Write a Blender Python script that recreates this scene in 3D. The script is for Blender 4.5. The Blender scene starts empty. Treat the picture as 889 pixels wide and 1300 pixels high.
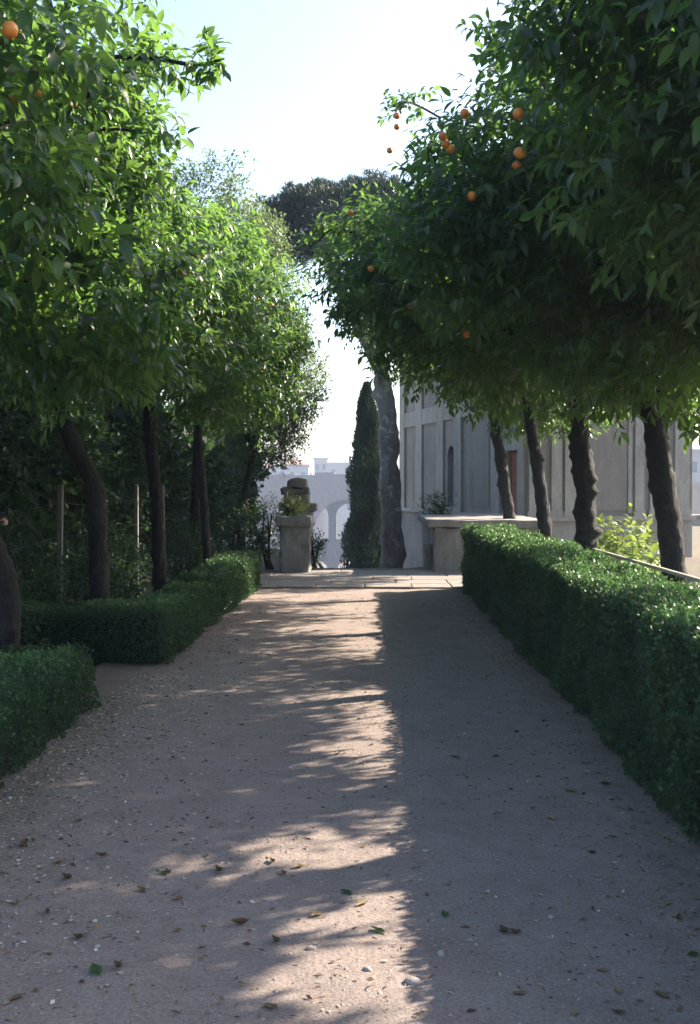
import bpy, math, random
import numpy as np
from mathutils import Vector, Euler, noise
random.seed(7)
RNG = np.random.default_rng(11)
scene = bpy.context.scene
col = scene.collection
rad = math.radians

# ------------------------------------------------------------------ camera
F_PX, CX, CY = 1400.0, 444.5, 650.0
CAM = Vector((0, 0, 1.6))
cam_d = bpy.data.cameras.new('camera'); cam = bpy.data.objects.new('camera', cam_d); col.objects.link(cam)
cam.location = CAM
cam.rotation_euler = (rad(90 - 1.43), 0, rad(1.04))
cam_d.sensor_fit = 'VERTICAL'; cam_d.sensor_height = 36; cam_d.lens = F_PX / 1300 * 36
cam_d.clip_start = 0.05; cam_d.clip_end = 6000
scene.camera = cam
CM = Euler(cam.rotation_euler).to_matrix()
CMN = np.array(CM)

# ------------------------------------------------------------------ light
SUN_EL, SUN_AZ = 31.0, 61.0            # azimuth from +Y towards +X
w = bpy.data.worlds.new('World'); scene.world = w; w.use_nodes = True
wn = w.node_tree; bgn = wn.nodes['Background']
sky = wn.nodes.new('ShaderNodeTexSky'); sky.sky_type = 'NISHITA'; sky.sun_disc = False
sky.sun_elevation = rad(SUN_EL); sky.sun_rotation = rad(SUN_AZ)
sky.air_density = 1.0; sky.dust_density = 2.2; sky.ozone_density = 1.0
wn.links.new(sky.outputs[0], bgn.inputs[0]); bgn.inputs[1].default_value = 0.102
S = Vector((math.cos(rad(SUN_EL)) * math.sin(rad(SUN_AZ)), math.cos(rad(SUN_EL)) * math.cos(rad(SUN_AZ)), math.sin(rad(SUN_EL))))
sd = bpy.data.lights.new('sun', 'SUN'); sun = bpy.data.objects.new('sun', sd); col.objects.link(sun)
sd.energy = 5.0; sd.angle = rad(0.53); sd.color = (1.0, 0.88, 0.72)
sun.rotation_euler = (-S).to_track_quat('-Z', 'Y').to_euler()
sun.location = (20, 10, 30)

vs = scene.view_settings
vs.view_transform = 'Standard'; vs.look = 'None'; vs.gamma = 1; vs.use_curve_mapping = False; vs.exposure = 2.02
cy = scene.cycles
cy.use_denoising = True
cy.max_bounces = 7; cy.diffuse_bounces = 2; cy.glossy_bounces = 2; cy.transmission_bounces = 4; cy.transparent_max_bounces = 6; cy.volume_bounces = 1

# ------------------------------------------------------------------ helpers
def P(px, py, Y):
    """the point at world depth Y that the photograph shows at pixel px, py"""
    d = CM @ Vector(((px - CX) / F_PX, -(py - CY) / F_PX, -1))
    return CAM + d * (Y / d.y)

def G(px, py, z=0.0):
    """the point on the ground seen at a pixel"""
    d = CM @ Vector(((px - CX) / F_PX, -(py - CY) / F_PX, -1))
    return CAM + d * ((z - CAM.z) / d.z)

def project(p):
    q = (np.asarray(p) - np.array(CAM)) @ CMN
    d = np.maximum(-q[:, 2], 1e-3)
    return CX + F_PX * q[:, 0] / d, CY - F_PX * q[:, 1] / d, -q[:, 2]

def tag(o, label=None, cat=None, group=None, kind=None):
    for k, v in (('label', label), ('category', cat), ('group', group), ('kind', kind)):
        if v: o[k] = v
    return o

def empty(name, loc, label=None, cat=None, group=None):
    o = bpy.data.objects.new(name, None); o.location = loc; o.empty_display_size = .1
    col.objects.link(o); return tag(o, label, cat, group)

def link(name, me, parent=None):
    o = bpy.data.objects.new(name, me); col.objects.link(o)
    if parent is not None:
        o.parent = parent; o.matrix_parent_inverse.identity()
        o.location = -world_loc(parent)
    return o

def world_loc(o):
    v = Vector((0, 0, 0))
    while o is not None:
        v = v + o.location; o = o.parent
    return v

def mesh_np(name, verts, faces, mat, tint=None, smooth=False):
    """faces: list of (n,k) index arrays"""
    me = bpy.data.meshes.new(name)
    verts = np.asarray(verts, dtype=np.float32)
    me.vertices.add(len(verts)); me.vertices.foreach_set('co', verts.ravel())
    loops = np.concatenate([np.asarray(f, dtype=np.int32).ravel() for f in faces])
    tot = np.concatenate([np.full(len(f), np.asarray(f).shape[1], dtype=np.int32) for f in faces])
    start = np.concatenate([[0], np.cumsum(tot)[:-1]]).astype(np.int32)
    me.loops.add(len(loops)); me.loops.foreach_set('vertex_index', loops)
    me.polygons.add(len(tot)); me.polygons.foreach_set('loop_start', start); me.polygons.foreach_set('loop_total', tot)
    if smooth: me.polygons.foreach_set('use_smooth', np.ones(len(tot), dtype=bool))
    if tint is not None:
        a = me.attributes.new('tint', 'FLOAT', 'POINT'); a.data.foreach_set('value', np.asarray(tint, dtype=np.float32))
    me.update(calc_edges=True); me.materials.append(mat)
    return me

class MB:
    """collects simple solids, then builds one mesh"""
    def __init__(s): s.v = []; s.f = []
    def add(s, vs_, fs_):
        n = len(s.v); s.v += [tuple(v) for v in vs_]; s.f += [tuple(i + n for i in f) for f in fs_]; return s
    def box(s, o, a, b, c):
        """corner o, edge vectors a, b, c"""
        o, a, b, c = map(Vector, (o, a, b, c))
        return s.add([o, o + a, o + a + b, o + b, o + c, o + a + c, o + a + b + c, o + b + c],
                     [(0, 3, 2, 1), (4, 5, 6, 7), (0, 1, 5, 4), (1, 2, 6, 5), (2, 3, 7, 6), (3, 0, 4, 7)])
    def cube(s, x0, x1, y0, y1, z0, z1): return s.box((x0, y0, z0), (x1 - x0, 0, 0), (0, y1 - y0, 0), (0, 0, z1 - z0))
    def prism(s, pts, d):
        """polygon pts (3D) extruded by d"""
        n = len(pts); d = Vector(d); pts = [Vector(p) for p in pts]
        return s.add(pts + [p + d for p in pts], [tuple(range(n))[::-1], tuple(range(n, 2 * n))] + [(i, (i + 1) % n, n + (i + 1) % n, n + i) for i in range(n)])
    def build(s, name, mat, parent=None, bevel=0, rough=0):
        me = bpy.data.meshes.new(name); me.from_pydata(s.v, [], s.f); me.materials.append(mat)
        o = link(name, me, parent)
        if bevel:
            m = o.modifiers.new('bevel', 'BEVEL'); m.width = bevel; m.segments = 2; m.limit_method = 'ANGLE'
        return o

def catmull(pts, rads, n):
    pts = [Vector(p) for p in pts]; out = []; ro = []
    m = len(pts) - 1
    for i in range(n + 1):
        t = i / n * m; k = min(int(t), m - 1); u = t - k
        p0 = pts[max(k - 1, 0)]; p1 = pts[k]; p2 = pts[k + 1]; p3 = pts[min(k + 2, m)]
        out.append(.5 * ((2 * p1) + (p2 - p0) * u + (2 * p0 - 5 * p1 + 4 * p2 - p3) * u * u + (3 * p1 - p0 - 3 * p2 + p3) * u ** 3))
        ro.append(rads[k] * (1 - u) + rads[k + 1] * u)
    return out, ro

def tube(pts, rads, mat, name='limb', segs=9, n=12, rough=.08, knobs=0, seed=0, freq=5.0):
    pts, rads = catmull(pts, rads, n)
    rr = random.Random(seed); kb = [(rr.uniform(.05, .97) * n, rr.uniform(0, 2 * math.pi), rr.uniform(.2, .65)) for _ in range(knobs)]
    seglen = sum((pts[i + 1] - pts[i]).length for i in range(n)) / n
    verts = []; up = Vector((.31, .95, .02))
    for i, (p, r) in enumerate(zip(pts, rads)):
        t = (pts[min(i + 1, n)] - pts[max(i - 1, 0)]).normalized()
        a = (up - t * up.dot(t)).normalized(); b = t.cross(a); up = a
        for k in range(segs):
            th = 2 * math.pi * k / segs
            d = a * math.cos(th) + b * math.sin(th)
            q = p + d * r
            rr2 = r * (1 + rough * 2 * noise.noise(q * freq + Vector((seed, 0, 0))) + rough * noise.noise(q * freq * 3.1))
            for (ki, kt, ka) in kb:
                dth = (th - kt + math.pi) % (2 * math.pi) - math.pi
                e = ((i - ki) * seglen / (.34 * r + .012)) ** 2 + (dth / .5) ** 2
                if e < 6: rr2 += r * ka * math.exp(-e)
            verts.append(p + d * rr2)
    faces = [(i * segs + k, i * segs + (k + 1) % segs, (i + 1) * segs + (k + 1) % segs, (i + 1) * segs + k) for i in range(n) for k in range(segs)]
    me = mesh_np(name, np.array([tuple(v) for v in verts] + [tuple(pts[-1])]),
                 [np.array(faces), np.array([(n * segs + k, n * segs + (k + 1) % segs, (n + 1) * segs) for k in range(segs)])], mat, smooth=True)
    return me

# leaf templates: columns along, side (half width = .5), lift
T_NEAR = (np.array([[0, 0, 0], [.25, .36, .05], [.6, .44, .03], [.25, -.36, .05], [.6, -.44, .03], [.25, 0, 0], [.6, 0, -.03], [1, 0, -.17]]),
          [np.array([[0, 5, 1], [0, 3, 5], [6, 7, 2], [6, 4, 7]]), np.array([[5, 6, 2, 1], [5, 3, 4, 6]])])
T_MID = (np.array([[0, 0, 0], [.42, .5, .07], [.42, -.5, .07], [1, 0, -.12], [.45, 0, 0]]),
         [np.array([[0, 4, 1], [0, 2, 4], [4, 3, 1], [4, 2, 3]])])
T_QUAD = (np.array([[0, 0, 0], [.45, .5, .08], [1, 0, 0], [.45, -.5, .08]]), [np.array([[0, 2, 1], [0, 3, 2]])])

def nrm(a): return a / np.maximum(np.linalg.norm(a, axis=-1, keepdims=True), 1e-9)

def leaf_mesh(name, pos, t, nup, L, W, mat, tmpl, tint):
    t = nrm(t); b = nrm(np.cross(nup, t)); n = np.cross(t, b)
    V, Fs = tmpl; m = len(V); N = len(pos)
    L = np.broadcast_to(L, (N,)); W = np.broadcast_to(W, (N,))
    v = (pos[:, None, :] + (L[:, None] * V[None, :, 0])[..., None] * t[:, None, :]
         + (W[:, None] * V[None, :, 1])[..., None] * b[:, None, :] + (L[:, None] * V[None, :, 2])[..., None] * n[:, None, :])
    off = (np.arange(N) * m)[:, None, None]
    faces = [(f[None] + off).reshape(-1, f.shape[1]) for f in Fs]
    return mesh_np(name, v.reshape(-1, 3), faces, mat, tint=np.repeat(tint, m))

def lumps(rng, k=14):
    d = nrm(rng.normal(size=(k, 3))); return d, rng.uniform(.5, 1, k)

def crown_points(ells, n, rng, depth=.38, lump=.22, inner=.12, base=.25, nl=26, sharp=22):
    """points through the outer part of a crown made of ellipsoids; also the outward direction"""
    w_ = np.array([(r[0] * r[1] + r[1] * r[2] + r[0] * r[2]) for c, r in ells]); w_ /= w_.sum()
    out_p = []; out_o = []
    for (c, r), ww in zip(ells, w_):
        k = int(n * ww * (1.5 if base > .2 else 2.3)) + 8
        u = nrm(rng.normal(size=(k, 3)))
        ld, la = lumps(rng, nl)
        dots = u @ ld.T
        bump = (np.exp((dots - 1) * sharp) * la).max(axis=1)
        rr = 1 - lump + lump * 1.55 * bump
        x = rng.random(k)
        rr = rr * np.where(rng.random(k) < inner, rng.random(k) ** .5, 1 - depth * x ** 1.6)
        p = np.array(c) + u * rr[:, None] * np.array(r)
        o = nrm(u / np.array(r))
        keep = rng.random(k) < np.clip(base + bump * 1.1, 0, 1)
        for (c2, r2) in ells:
            if c2 is c: continue
            keep &= np.linalg.norm((p - np.array(c2)) / np.array(r2), axis=1) > .62
        out_p.append(p[keep]); out_o.append(o[keep])
    p = np.concatenate(out_p); o = np.concatenate(out_o)
    idx = rng.permutation(len(p))[:n]
    return p[idx], o[idx]

def shoot_leaves(p, o, rng, per=9, shoot=.24, up=.25, droop=.45, spread=.9):
    d = nrm(o * .75 + np.array([0, 0, up]) + rng.normal(size=p.shape) * .45)
    a = nrm(np.cross(d, np.array([.13, .21, .97]) + rng.normal(size=p.shape) * .1)); b = np.cross(d, a)
    N = len(p); i = np.arange(per)
    th = i[None] * 2.4 + rng.random((N, 1)) * 6.28
    s = (i / (per - 1))[None]
    rad_ = (np.cos(th)[..., None] * a[:, None] + np.sin(th)[..., None] * b[:, None])
    pos = p[:, None] + d[:, None] * (s * shoot)[..., None]
    t = d[:, None] * (.35 + .6 * s ** 2)[..., None] + rad_ * spread + rng.normal(size=(N, per, 3)) * .18
    t = t + np.array([0, 0, -droop])
    nup = np.array([0, 0, 1.0]) + o[:, None] * .55 + rng.normal(size=(N, per, 3)) * .38
    return pos.reshape(-1, 3), t.reshape(-1, 3), nup.reshape(-1, 3)

# ------------------------------------------------------------------ materials
def newmat(name):
    m = bpy.data.materials.new(name); m.use_nodes = True
    nt = m.node_tree; b = nt.nodes['Principled BSDF']; return m, nt, b

def node(nt, typ, **kw):
    n = nt.nodes.new(typ)
    for k, v in kw.items(): setattr(n, k, v)
    return n

def ramp(nt, src, stops):
    r = node(nt, 'ShaderNodeValToRGB'); e = r.color_ramp.elements
    while len(e) < len(stops): e.new(.5)
    for el, (pos, c) in zip(e, stops): el.position = pos; el.color = (*(x * .86 for x in c), 1)
    nt.links.new(src, r.inputs[0]); return r.outputs[0]

def noise_tex(nt, scale, detail=6, rough=.6, vec=None, dist=0):
    n = node(nt, 'ShaderNodeTexNoise'); n.inputs['Scale'].default_value = scale; n.inputs['Detail'].default_value = detail
    n.inputs['Roughness'].default_value = rough; n.inputs['Distortion'].default_value = dist
    if vec is not None: nt.links.new(vec, n.inputs['Vector'])
    return n.outputs['Fac']

def mix(nt, a, b, fac, mode='MIX'):
    m = node(nt, 'ShaderNodeMix', data_type='RGBA', blend_type=mode)
    for s_, v in ((m.inputs[6], a), (m.inputs[7], b)):
        if isinstance(v, tuple): s_.default_value = (*v, 1)
        else: nt.links.new(v, s_)
    if isinstance(fac, float): m.inputs[0].default_value = fac
    else: nt.links.new(fac, m.inputs[0])
    return m.outputs[2]

def bump(nt, b, h, strength=.4, dist=.02):
    n = node(nt, 'ShaderNodeBump'); n.inputs['Strength'].default_value = strength; n.inputs['Distance'].default_value = dist
    nt.links.new(h, n.inputs['Height']); nt.links.new(n.outputs[0], b.inputs['Normal'])

def geo_pos(nt): return node(nt, 'ShaderNodeNewGeometry').outputs['Position']

def leaf_mat(name, stops, trans=(.25, .45, .07), tr=.46, rough=.34, spec=.5):
    m, nt, b = newmat(name)
    at = node(nt, 'ShaderNodeAttribute', attribute_name='tint').outputs['Fac']
    c = ramp(nt, at, stops)
    if name == 'box_leaf':
        pn = geo_pos(nt); c = mix(nt, c, (.085, .062, .03), ramp(nt, noise_tex(nt, 5.5, 5, .7, pn), [(.60, (0, 0, 0)), (.70, (.6, .6, .6))]))
        c = mix(nt, c, (.06, .11, .03), ramp(nt, noise_tex(nt, 1.7, 4, .6, pn), [(.5, (0, 0, 0)), (.68, (.5, .5, .5))]))
    nt.links.new(c, b.inputs['Base Color']); b.inputs['Roughness'].default_value = rough
    b.inputs['Specular IOR Level'].default_value = spec
    tl = node(nt, 'ShaderNodeBsdfTranslucent')
    nt.links.new(mix(nt, c, trans, .6), tl.inputs[0])
    ms = node(nt, 'ShaderNodeMixShader'); ms.inputs[0].default_value = tr
    nt.links.new(b.outputs[0], ms.inputs[1]); nt.links.new(tl.outputs[0], ms.inputs[2])
    nt.links.new(ms.outputs[0], nt.nodes['Material Output'].inputs['Surface'])
    return m

M = {}
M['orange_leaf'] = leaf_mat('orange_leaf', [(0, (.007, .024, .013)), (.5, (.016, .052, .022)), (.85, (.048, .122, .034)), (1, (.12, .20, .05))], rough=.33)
M['orange_leaf'].diffuse_color = (.04, .1, .03, 1)
M['laurel_leaf'] = leaf_mat('laurel_leaf', [(0, (.03, .06, .03)), (.6, (.06, .105, .05)), (1, (.10, .15, .06))], trans=(.26, .36, .10), tr=.36, rough=.45)
M['shrub_leaf'] = leaf_mat('shrub_leaf', [(0, (.012, .030, .016)), (.6, (.026, .058, .026)), (1, (.05, .09, .03))], trans=(.10, .2, .05), tr=.25, rough=.6, spec=.25)
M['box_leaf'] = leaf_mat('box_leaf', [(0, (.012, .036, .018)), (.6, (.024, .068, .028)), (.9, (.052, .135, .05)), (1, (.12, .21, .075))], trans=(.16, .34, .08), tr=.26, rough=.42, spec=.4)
M['creeper_leaf'] = leaf_mat('creeper_leaf', [(0, (.06, .12, .03)), (1, (.13, .2, .05))], trans=(.32, .42, .08), tr=.45, rough=.5)
M['pine_needle'] = leaf_mat('pine_needle', [(0, (.014, .030, .018)), (1, (.035, .065, .03))], trans=(.05, .1, .03), tr=.15, rough=.5)
M['cypress_scale'] = leaf_mat('cypress_scale', [(0, (.012, .028, .016)), (1, (.032, .06, .03))], trans=(.05, .1, .03), tr=.12, rough=.6)
M['dry_leaf'] = leaf_mat('dry_leaf', [(0, (.07, .04, .02)), (.5, (.16, .10, .05)), (1, (.30, .22, .10))], trans=(.2, .12, .04), tr=.15, rough=.7)
M['petal'] = leaf_mat('petal', [(0, (.30, .24, .17)), (.4, (.5, .44, .34)), (1, (.72, .68, .58))], trans=(.6, .55, .4), tr=.15, rough=.7)

def plain(name, c, rough=.8, ns=None, var=.35, bs=.3, bd=.01, c2=None):
    m, nt, b = newmat(name)
    if ns:
        p = geo_pos(nt); f = noise_tex(nt, ns, 7, .62, p)
        lo = tuple(x * (1 - var) for x in c); hi = c2 or tuple(min(1, x * (1 + var)) for x in c)
        nt.links.new(ramp(nt, f, [(.3, lo), (.7, hi)]), b.inputs['Base Color'])
        bump(nt, b, noise_tex(nt, ns * 6, 6, .65, p), bs, bd)
    else: b.inputs['Base Color'].default_value = (*c, 1)
    b.inputs['Roughness'].default_value = rough
    return m

def bark(name, c1, c2, vs_=1.0):
    m, nt, b = newmat(name); p = geo_pos(nt)
    mp = node(nt, 'ShaderNodeMapping'); mp.inputs['Scale'].default_value = (1, 1, .35); nt.links.new(p, mp.inputs['Vector'])
    f = noise_tex(nt, 14 * vs_, 8, .65, mp.outputs[0], .6)
    f2 = noise_tex(nt, 2.2 * vs_, 3, .5, p)
    c = mix(nt, ramp(nt, f, [(.35, c1), (.68, c2)]), tuple(x * .55 for x in c1), f2, 'MIX')
    li = noise_tex(nt, 6, 6, .7, p); c = mix(nt, c, tuple(x * 1.7 for x in c2), ramp(nt, li, [(.56, (0, 0, 0)), (.66, (.55, .55, .55))]))
    nt.links.new(c, b.inputs['Base Color']); b.inputs['Roughness'].default_value = .9
    bump(nt, b, f, 1.0, .06); return m
M['bark'] = bark('orange_bark', (.009, .008, .0075), (.038, .032, .028))
M['pine_bark'] = bark('pine_bark', (.17, .14, .12), (.42, .36, .32), .7)
M['twig'] = plain('twig', (.05, .045, .03), .85)
M['core'] = plain('opaque_core', (.012, .020, .010), .95, 20, .4)
M['orange'] = None
m, nt, b = newmat('orange_peel'); p = node(nt, 'ShaderNodeTexCoord').outputs['Object']
nt.links.new(ramp(nt, noise_tex(nt, 12, 3, .5, p), [(.3, (.58, .16, .015)), (.7, (.68, .25, .03))]), b.inputs['Base Color'])
b.inputs['Roughness'].default_value = .42; bump(nt, b, noise_tex(nt, 160, 2, .5, p), .25, .002); M['orange'] = m

# beaten earth of the path
m, nt, b = newmat('beaten_earth'); p = geo_pos(nt)
f1 = noise_tex(nt, .9, 5, .6, p); f2 = noise_tex(nt, 9, 8, .7, p); f3 = noise_tex(nt, 70, 6, .75, p); f4 = noise_tex(nt, 240, 3, .6, p)
c = ramp(nt, f1, [(.3, (.262, .205, .182)), (.72, (.345, .275, .245))])
c = mix(nt, c, ramp(nt, f2, [(.36, (.18, .138, .122)), (.62, (.39, .325, .295))]), .40)
f5 = noise_tex(nt, 2.4, 4, .55, p, 1.2)
c = mix(nt, c, ramp(nt, f5, [(.38, (.19, .15, .135)), (.6, (.37, .30, .27))]), .35)
c = mix(nt, c, ramp(nt, f3, [(.36, (.14, .108, .096)), (.50, (.31, .25, .222)), (.68, (.50, .44, .40))]), .42)
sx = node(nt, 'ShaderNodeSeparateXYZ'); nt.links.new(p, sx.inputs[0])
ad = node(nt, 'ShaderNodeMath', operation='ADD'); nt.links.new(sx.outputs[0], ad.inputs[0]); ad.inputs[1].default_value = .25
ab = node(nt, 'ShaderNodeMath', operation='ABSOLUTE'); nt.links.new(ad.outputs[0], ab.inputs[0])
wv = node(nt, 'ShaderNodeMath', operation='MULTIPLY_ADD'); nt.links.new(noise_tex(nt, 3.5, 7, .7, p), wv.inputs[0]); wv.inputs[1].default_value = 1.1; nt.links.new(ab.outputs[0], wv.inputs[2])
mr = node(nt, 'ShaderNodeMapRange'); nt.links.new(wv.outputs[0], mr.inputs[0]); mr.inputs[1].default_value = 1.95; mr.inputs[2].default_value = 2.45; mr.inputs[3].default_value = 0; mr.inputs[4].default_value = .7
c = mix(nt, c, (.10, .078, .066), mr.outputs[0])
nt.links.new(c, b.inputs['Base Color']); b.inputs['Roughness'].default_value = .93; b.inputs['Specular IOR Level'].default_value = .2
h = node(nt, 'ShaderNodeMath', operation='MULTIPLY_ADD'); nt.links.new(f3, h.inputs[0]); h.inputs[1].default_value = .45; nt.links.new(f2, h.inputs[2])
h2 = node(nt, 'ShaderNodeMath', operation='MULTIPLY_ADD'); nt.links.new(f4, h2.inputs[0]); h2.inputs[1].default_value = .12; nt.links.new(h.outputs[0], h2.inputs[2])
bump(nt, b, h2.outputs[0], .75, .022); M['path'] = m
# garden soil near, dry grass further off
m, nt, b = newmat('garden_soil'); p = geo_pos(nt)
f1 = noise_tex(nt, .25, 5, .6, p); f2 = noise_tex(nt, 12, 7, .7, p)
c = mix(nt, ramp(nt, f2, [(.3, (.06, .045, .032)), (.7, (.15, .115, .08))]), (.10, .11, .05), ramp(nt, f1, [(.45, (0, 0, 0)), (.65, (.7, .7, .7))]))
nt.links.new(c, b.inputs['Base Color']); b.inputs['Roughness'].default_value = .95; bump(nt, b, f2, .6, .03); M['soil'] = m

def plaster(name, c1, c2, c3):
    m, nt, b = newmat(name); p = geo_pos(nt)
    mp = node(nt, 'ShaderNodeMapping'); mp.inputs['Scale'].default_value = (1, 1, .3); nt.links.new(p, mp.inputs['Vector'])
    f = noise_tex(nt, 1.1, 8, .62, p); g = noise_tex(nt, 2.6, 7, .7, mp.outputs[0], .5); k = noise_tex(nt, 22, 6, .7, p)
    c = ramp(nt, f, [(.34, c1), (.66, c2)])
    c = mix(nt, c, c3, ramp(nt, g, [(.46, (0, 0, 0)), (.62, (.85, .85, .85))]))
    c = mix(nt, c, ramp(nt, k, [(.3, tuple(x * .7 for x in c1)), (.7, tuple(min(1, x * 1.15) for x in c2))]), .3)
    nt.links.new(c, b.inputs['Base Color']); b.inputs['Roughness'].default_value = .9
    bump(nt, b, k, .35, .012); return m
M['plaster'] = plaster('weathered_plaster', (.28, .243, .21), (.38, .335, .295), (.17, .145, .125))
M['plaster_panel'] = plaster('ochre_grey_plaster', (.25, .215, .186), (.33, .288, .252), (.16, .137, .117))
M['stucco'] = plaster('pale_stucco', (.36, .325, .285), (.47, .43, .38), (.19, .165, .14))
M['stone'] = plaster('weathered_stone', (.21, .195, .18), (.34, .315, .295), (.085, .078, .068))
M['slab'] = plaster('paving_stone', (.235, .20, .18), (.30, .262, .24), (.18, .15, .132))
M['door'] = plain('timber', (.42, .13, .06), .7, 9, .4)
M['dark'] = plain('room_interior', (.03, .028, .026), .95)
M['roof'] = plain('clay_tile', (.30, .15, .09), .85, 6, .3)
M['concrete'] = plain('concrete_post', (.17, .165, .16), .9, 8, .25)
M['wire'] = plain('wire', (.05, .05, .05), .6)
M['rail'] = plain('pale_rail', (.38, .34, .29), .8, 10, .2)
M['ruin'] = plaster('roman_brick', (.20, .15, .115), (.28, .21, .165), (.14, .105, .085))
M['city_a'] = plaster('city_plaster_pale', (.34, .30, .25), (.42, .37, .31), (.26, .23, .19))
M['city_b'] = plaster('city_plaster_ochre', (.42, .30, .20), (.50, .37, .26), (.33, .24, .17))
M['window'] = plain('window_glass', (.05, .06, .07), .2)
M['flower_y'] = plain('yellow_flower', (.75, .48, .04), .6)
M['pebble'] = plain('pebble', (.38, .33, .29), .85, 30, .3)

# ------------------------------------------------------------------ terrain
def sstep(a, b, x):
    t = np.clip((x - a) / (b - a), 0, 1); return t * t * (3 - 2 * t)
def ground_z(X, Y):
    s0 = 20.9 + 24 * sstep(1.0, 3.4, X) + 7.5 * sstep(-1.7, -2.6, X) + 20 * sstep(-2.6, -14, X)
    d = np.maximum(Y - s0, 0)
    return -.035 - 7.5 * sstep(0, 28, d) - 14.5 * sstep(24, 150, d)
gx = np.unique(np.concatenate([np.linspace(-1500, -60, 14), np.linspace(-60, -8, 14), np.linspace(-8, 8, 41), np.linspace(8, 60, 14), np.linspace(60, 1500, 14)]))
gy = np.unique(np.concatenate([np.linspace(-60, 0, 8), np.linspace(0, 60, 121), np.linspace(60, 240, 46), np.linspace(240, 1500, 22)]))
XX, YY = np.meshgrid(gx, gy, indexing='ij')
ZZ = ground_z(XX, YY)
n1, n2 = XX.shape
idx = np.arange(n1 * n2).reshape(n1, n2)
q = np.stack([idx[:-1, :-1], idx[1:, :-1], idx[1:, 1:], idx[:-1, 1:]], -1).reshape(-1, 4)
ground = link('ground', mesh_np('ground', np.stack([XX, YY, ZZ], -1).reshape(-1, 3), [q], M['soil'], smooth=True))
tag(ground, 'dark garden soil falling away to the valley', 'ground', kind='structure')

PX0, PX1, PY1 = -2.4, 1.62, 17.0
gx = np.linspace(PX0, PX1, 82); gy = np.concatenate([np.linspace(-4, 2.2, 30, endpoint=False), np.linspace(2.2, 9, 170, endpoint=False), np.linspace(9, PY1, 120)])
XX, YY = np.meshgrid(gx, gy, indexing='ij')
zz = np.array([.020 * noise.noise(Vector((x * .8, y * .8, 3))) + .009 * noise.noise(Vector((x * 3.2, y * 3.2, 8))) + .004 * noise.noise(Vector((x * 9, y * 9, 1))) for x, y in zip(XX.ravel(), YY.ravel())])
n1, n2 = XX.shape; idx = np.arange(n1 * n2).reshape(n1, n2)
q = np.stack([idx[:-1, :-1], idx[1:, :-1], idx[1:, 1:], idx[:-1, 1:]], -1).reshape(-1, 4)
path = link('path', mesh_np('path', np.stack([XX.ravel(), YY.ravel(), zz], -1), [q], M['path'], smooth=True))
tag(path, 'beaten pinkish earth path between the clipped hedges', 'path', kind='structure')

# paved threshold at the head of the stairs
pav = empty('stone_pavement', (0, 18.4, 0)); tag(pav, 'worn pale stone slabs paving the head of the steps', 'pavement', kind='structure')
MB().cube(-2.6, 2.2, 16.98, 20.45, -.5, -.004).build('bedding', M['path'], pav)
y = 16.98
for row, dy in enumerate((.62, .72, .66, .80, .65)):
    x = -2.55 - random.uniform(0, .4)
    while x < 2.1:
        wd = random.uniform(.55, 1.15); x1 = min(x + wd, 2.15); x0 = max(x, -2.55)
        if x1 - x0 > .15:
            z = .012 + random.uniform(0, .016)
            j = lambda: random.uniform(-.005, .005)
            pts = [(x0 + .006 + j(), y + .006 + j(), -.028), (x1 - .006 + j(), y + .006 + j(), -.028), (x1 - .006 + j(), y + dy - .006 + j(), -.028), (x0 + .006 + j(), y + dy - .006 + j(), -.028)]
            MB().prism(pts, (0, 0, z + .028)).build('slab', M['slab'], pav, bevel=.012)
        x = x1 if x1 > x else x + wd
        if x1 >= 2.15: break
    y += dy

# ------------------------------------------------------------------ stone piers at the steps
def pier(name, x0, x1, y0, y1, ztop, label, cat):
    e = empty(name, ((x0 + x1) / 2, (y0 + y1) / 2, 0), label, cat)
    return e
def rough_block(name, x0, x1, y0, y1, z0, z1, mat, parent, amp=.02, res=.12, seed=0):
    """a weathered block: subdivided box with worn faces"""
    vs_ = {}; V = []; Fc = []
    nx, ny, nz = [max(1, int(round((b_ - a_) / res))) for a_, b_ in ((x0, x1), (y0, y1), (z0, z1))]
    def vid(i, j, k):
        if (i, j, k) not in vs_:
            p = Vector((x0 + (x1 - x0) * i / nx, y0 + (y1 - y0) * j / ny, z0 + (z1 - z0) * k / nz))
            d = Vector((noise.noise(p * 3.1 + Vector((seed, 0, 0))), noise.noise(p * 3.1 + Vector((seed, 9, 0))), noise.noise(p * 3.1 + Vector((seed, 0, 9))))) * amp
            d += Vector((noise.noise(p * 9 + Vector((seed, 0, 0))), noise.noise(p * 9 + Vector((seed, 9, 0))), noise.noise(p * 9 + Vector((seed, 0, 9))))) * amp * .5
            vs_[(i, j, k)] = len(V); V.append(tuple(p + d))
        return vs_[(i, j, k)]
    for k in (0, nz):
        for i in range(nx):
            for j in range(ny):
                f = [vid(i, j, k), vid(i + 1, j, k), vid(i + 1, j + 1, k), vid(i, j + 1, k)]; Fc.append(f if k else f[::-1])
    for j in (0, ny):
        for i in range(nx):
            for k in range(nz):
                f = [vid(i, j, k), vid(i + 1, j, k), vid(i + 1, j, k + 1), vid(i, j, k + 1)]; Fc.append(f if not j else f[::-1])
    for i in (0, nx):
        for j in range(ny):
            for k in range(nz):
                f = [vid(i, j, k), vid(i, j + 1, k), vid(i, j + 1, k + 1), vid(i, j, k + 1)]; Fc.append(f if i else f[::-1])
    me = mesh_np(name, np.array(V), [np.array(Fc)], mat, smooth=False)
    o = link(name, me, parent)
    m_ = o.modifiers.new('bevel', 'BEVEL'); m_.width = .02; m_.segments = 2; m_.limit_method = 'ANGLE'; m_.angle_limit = rad(50)
    return o

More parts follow.
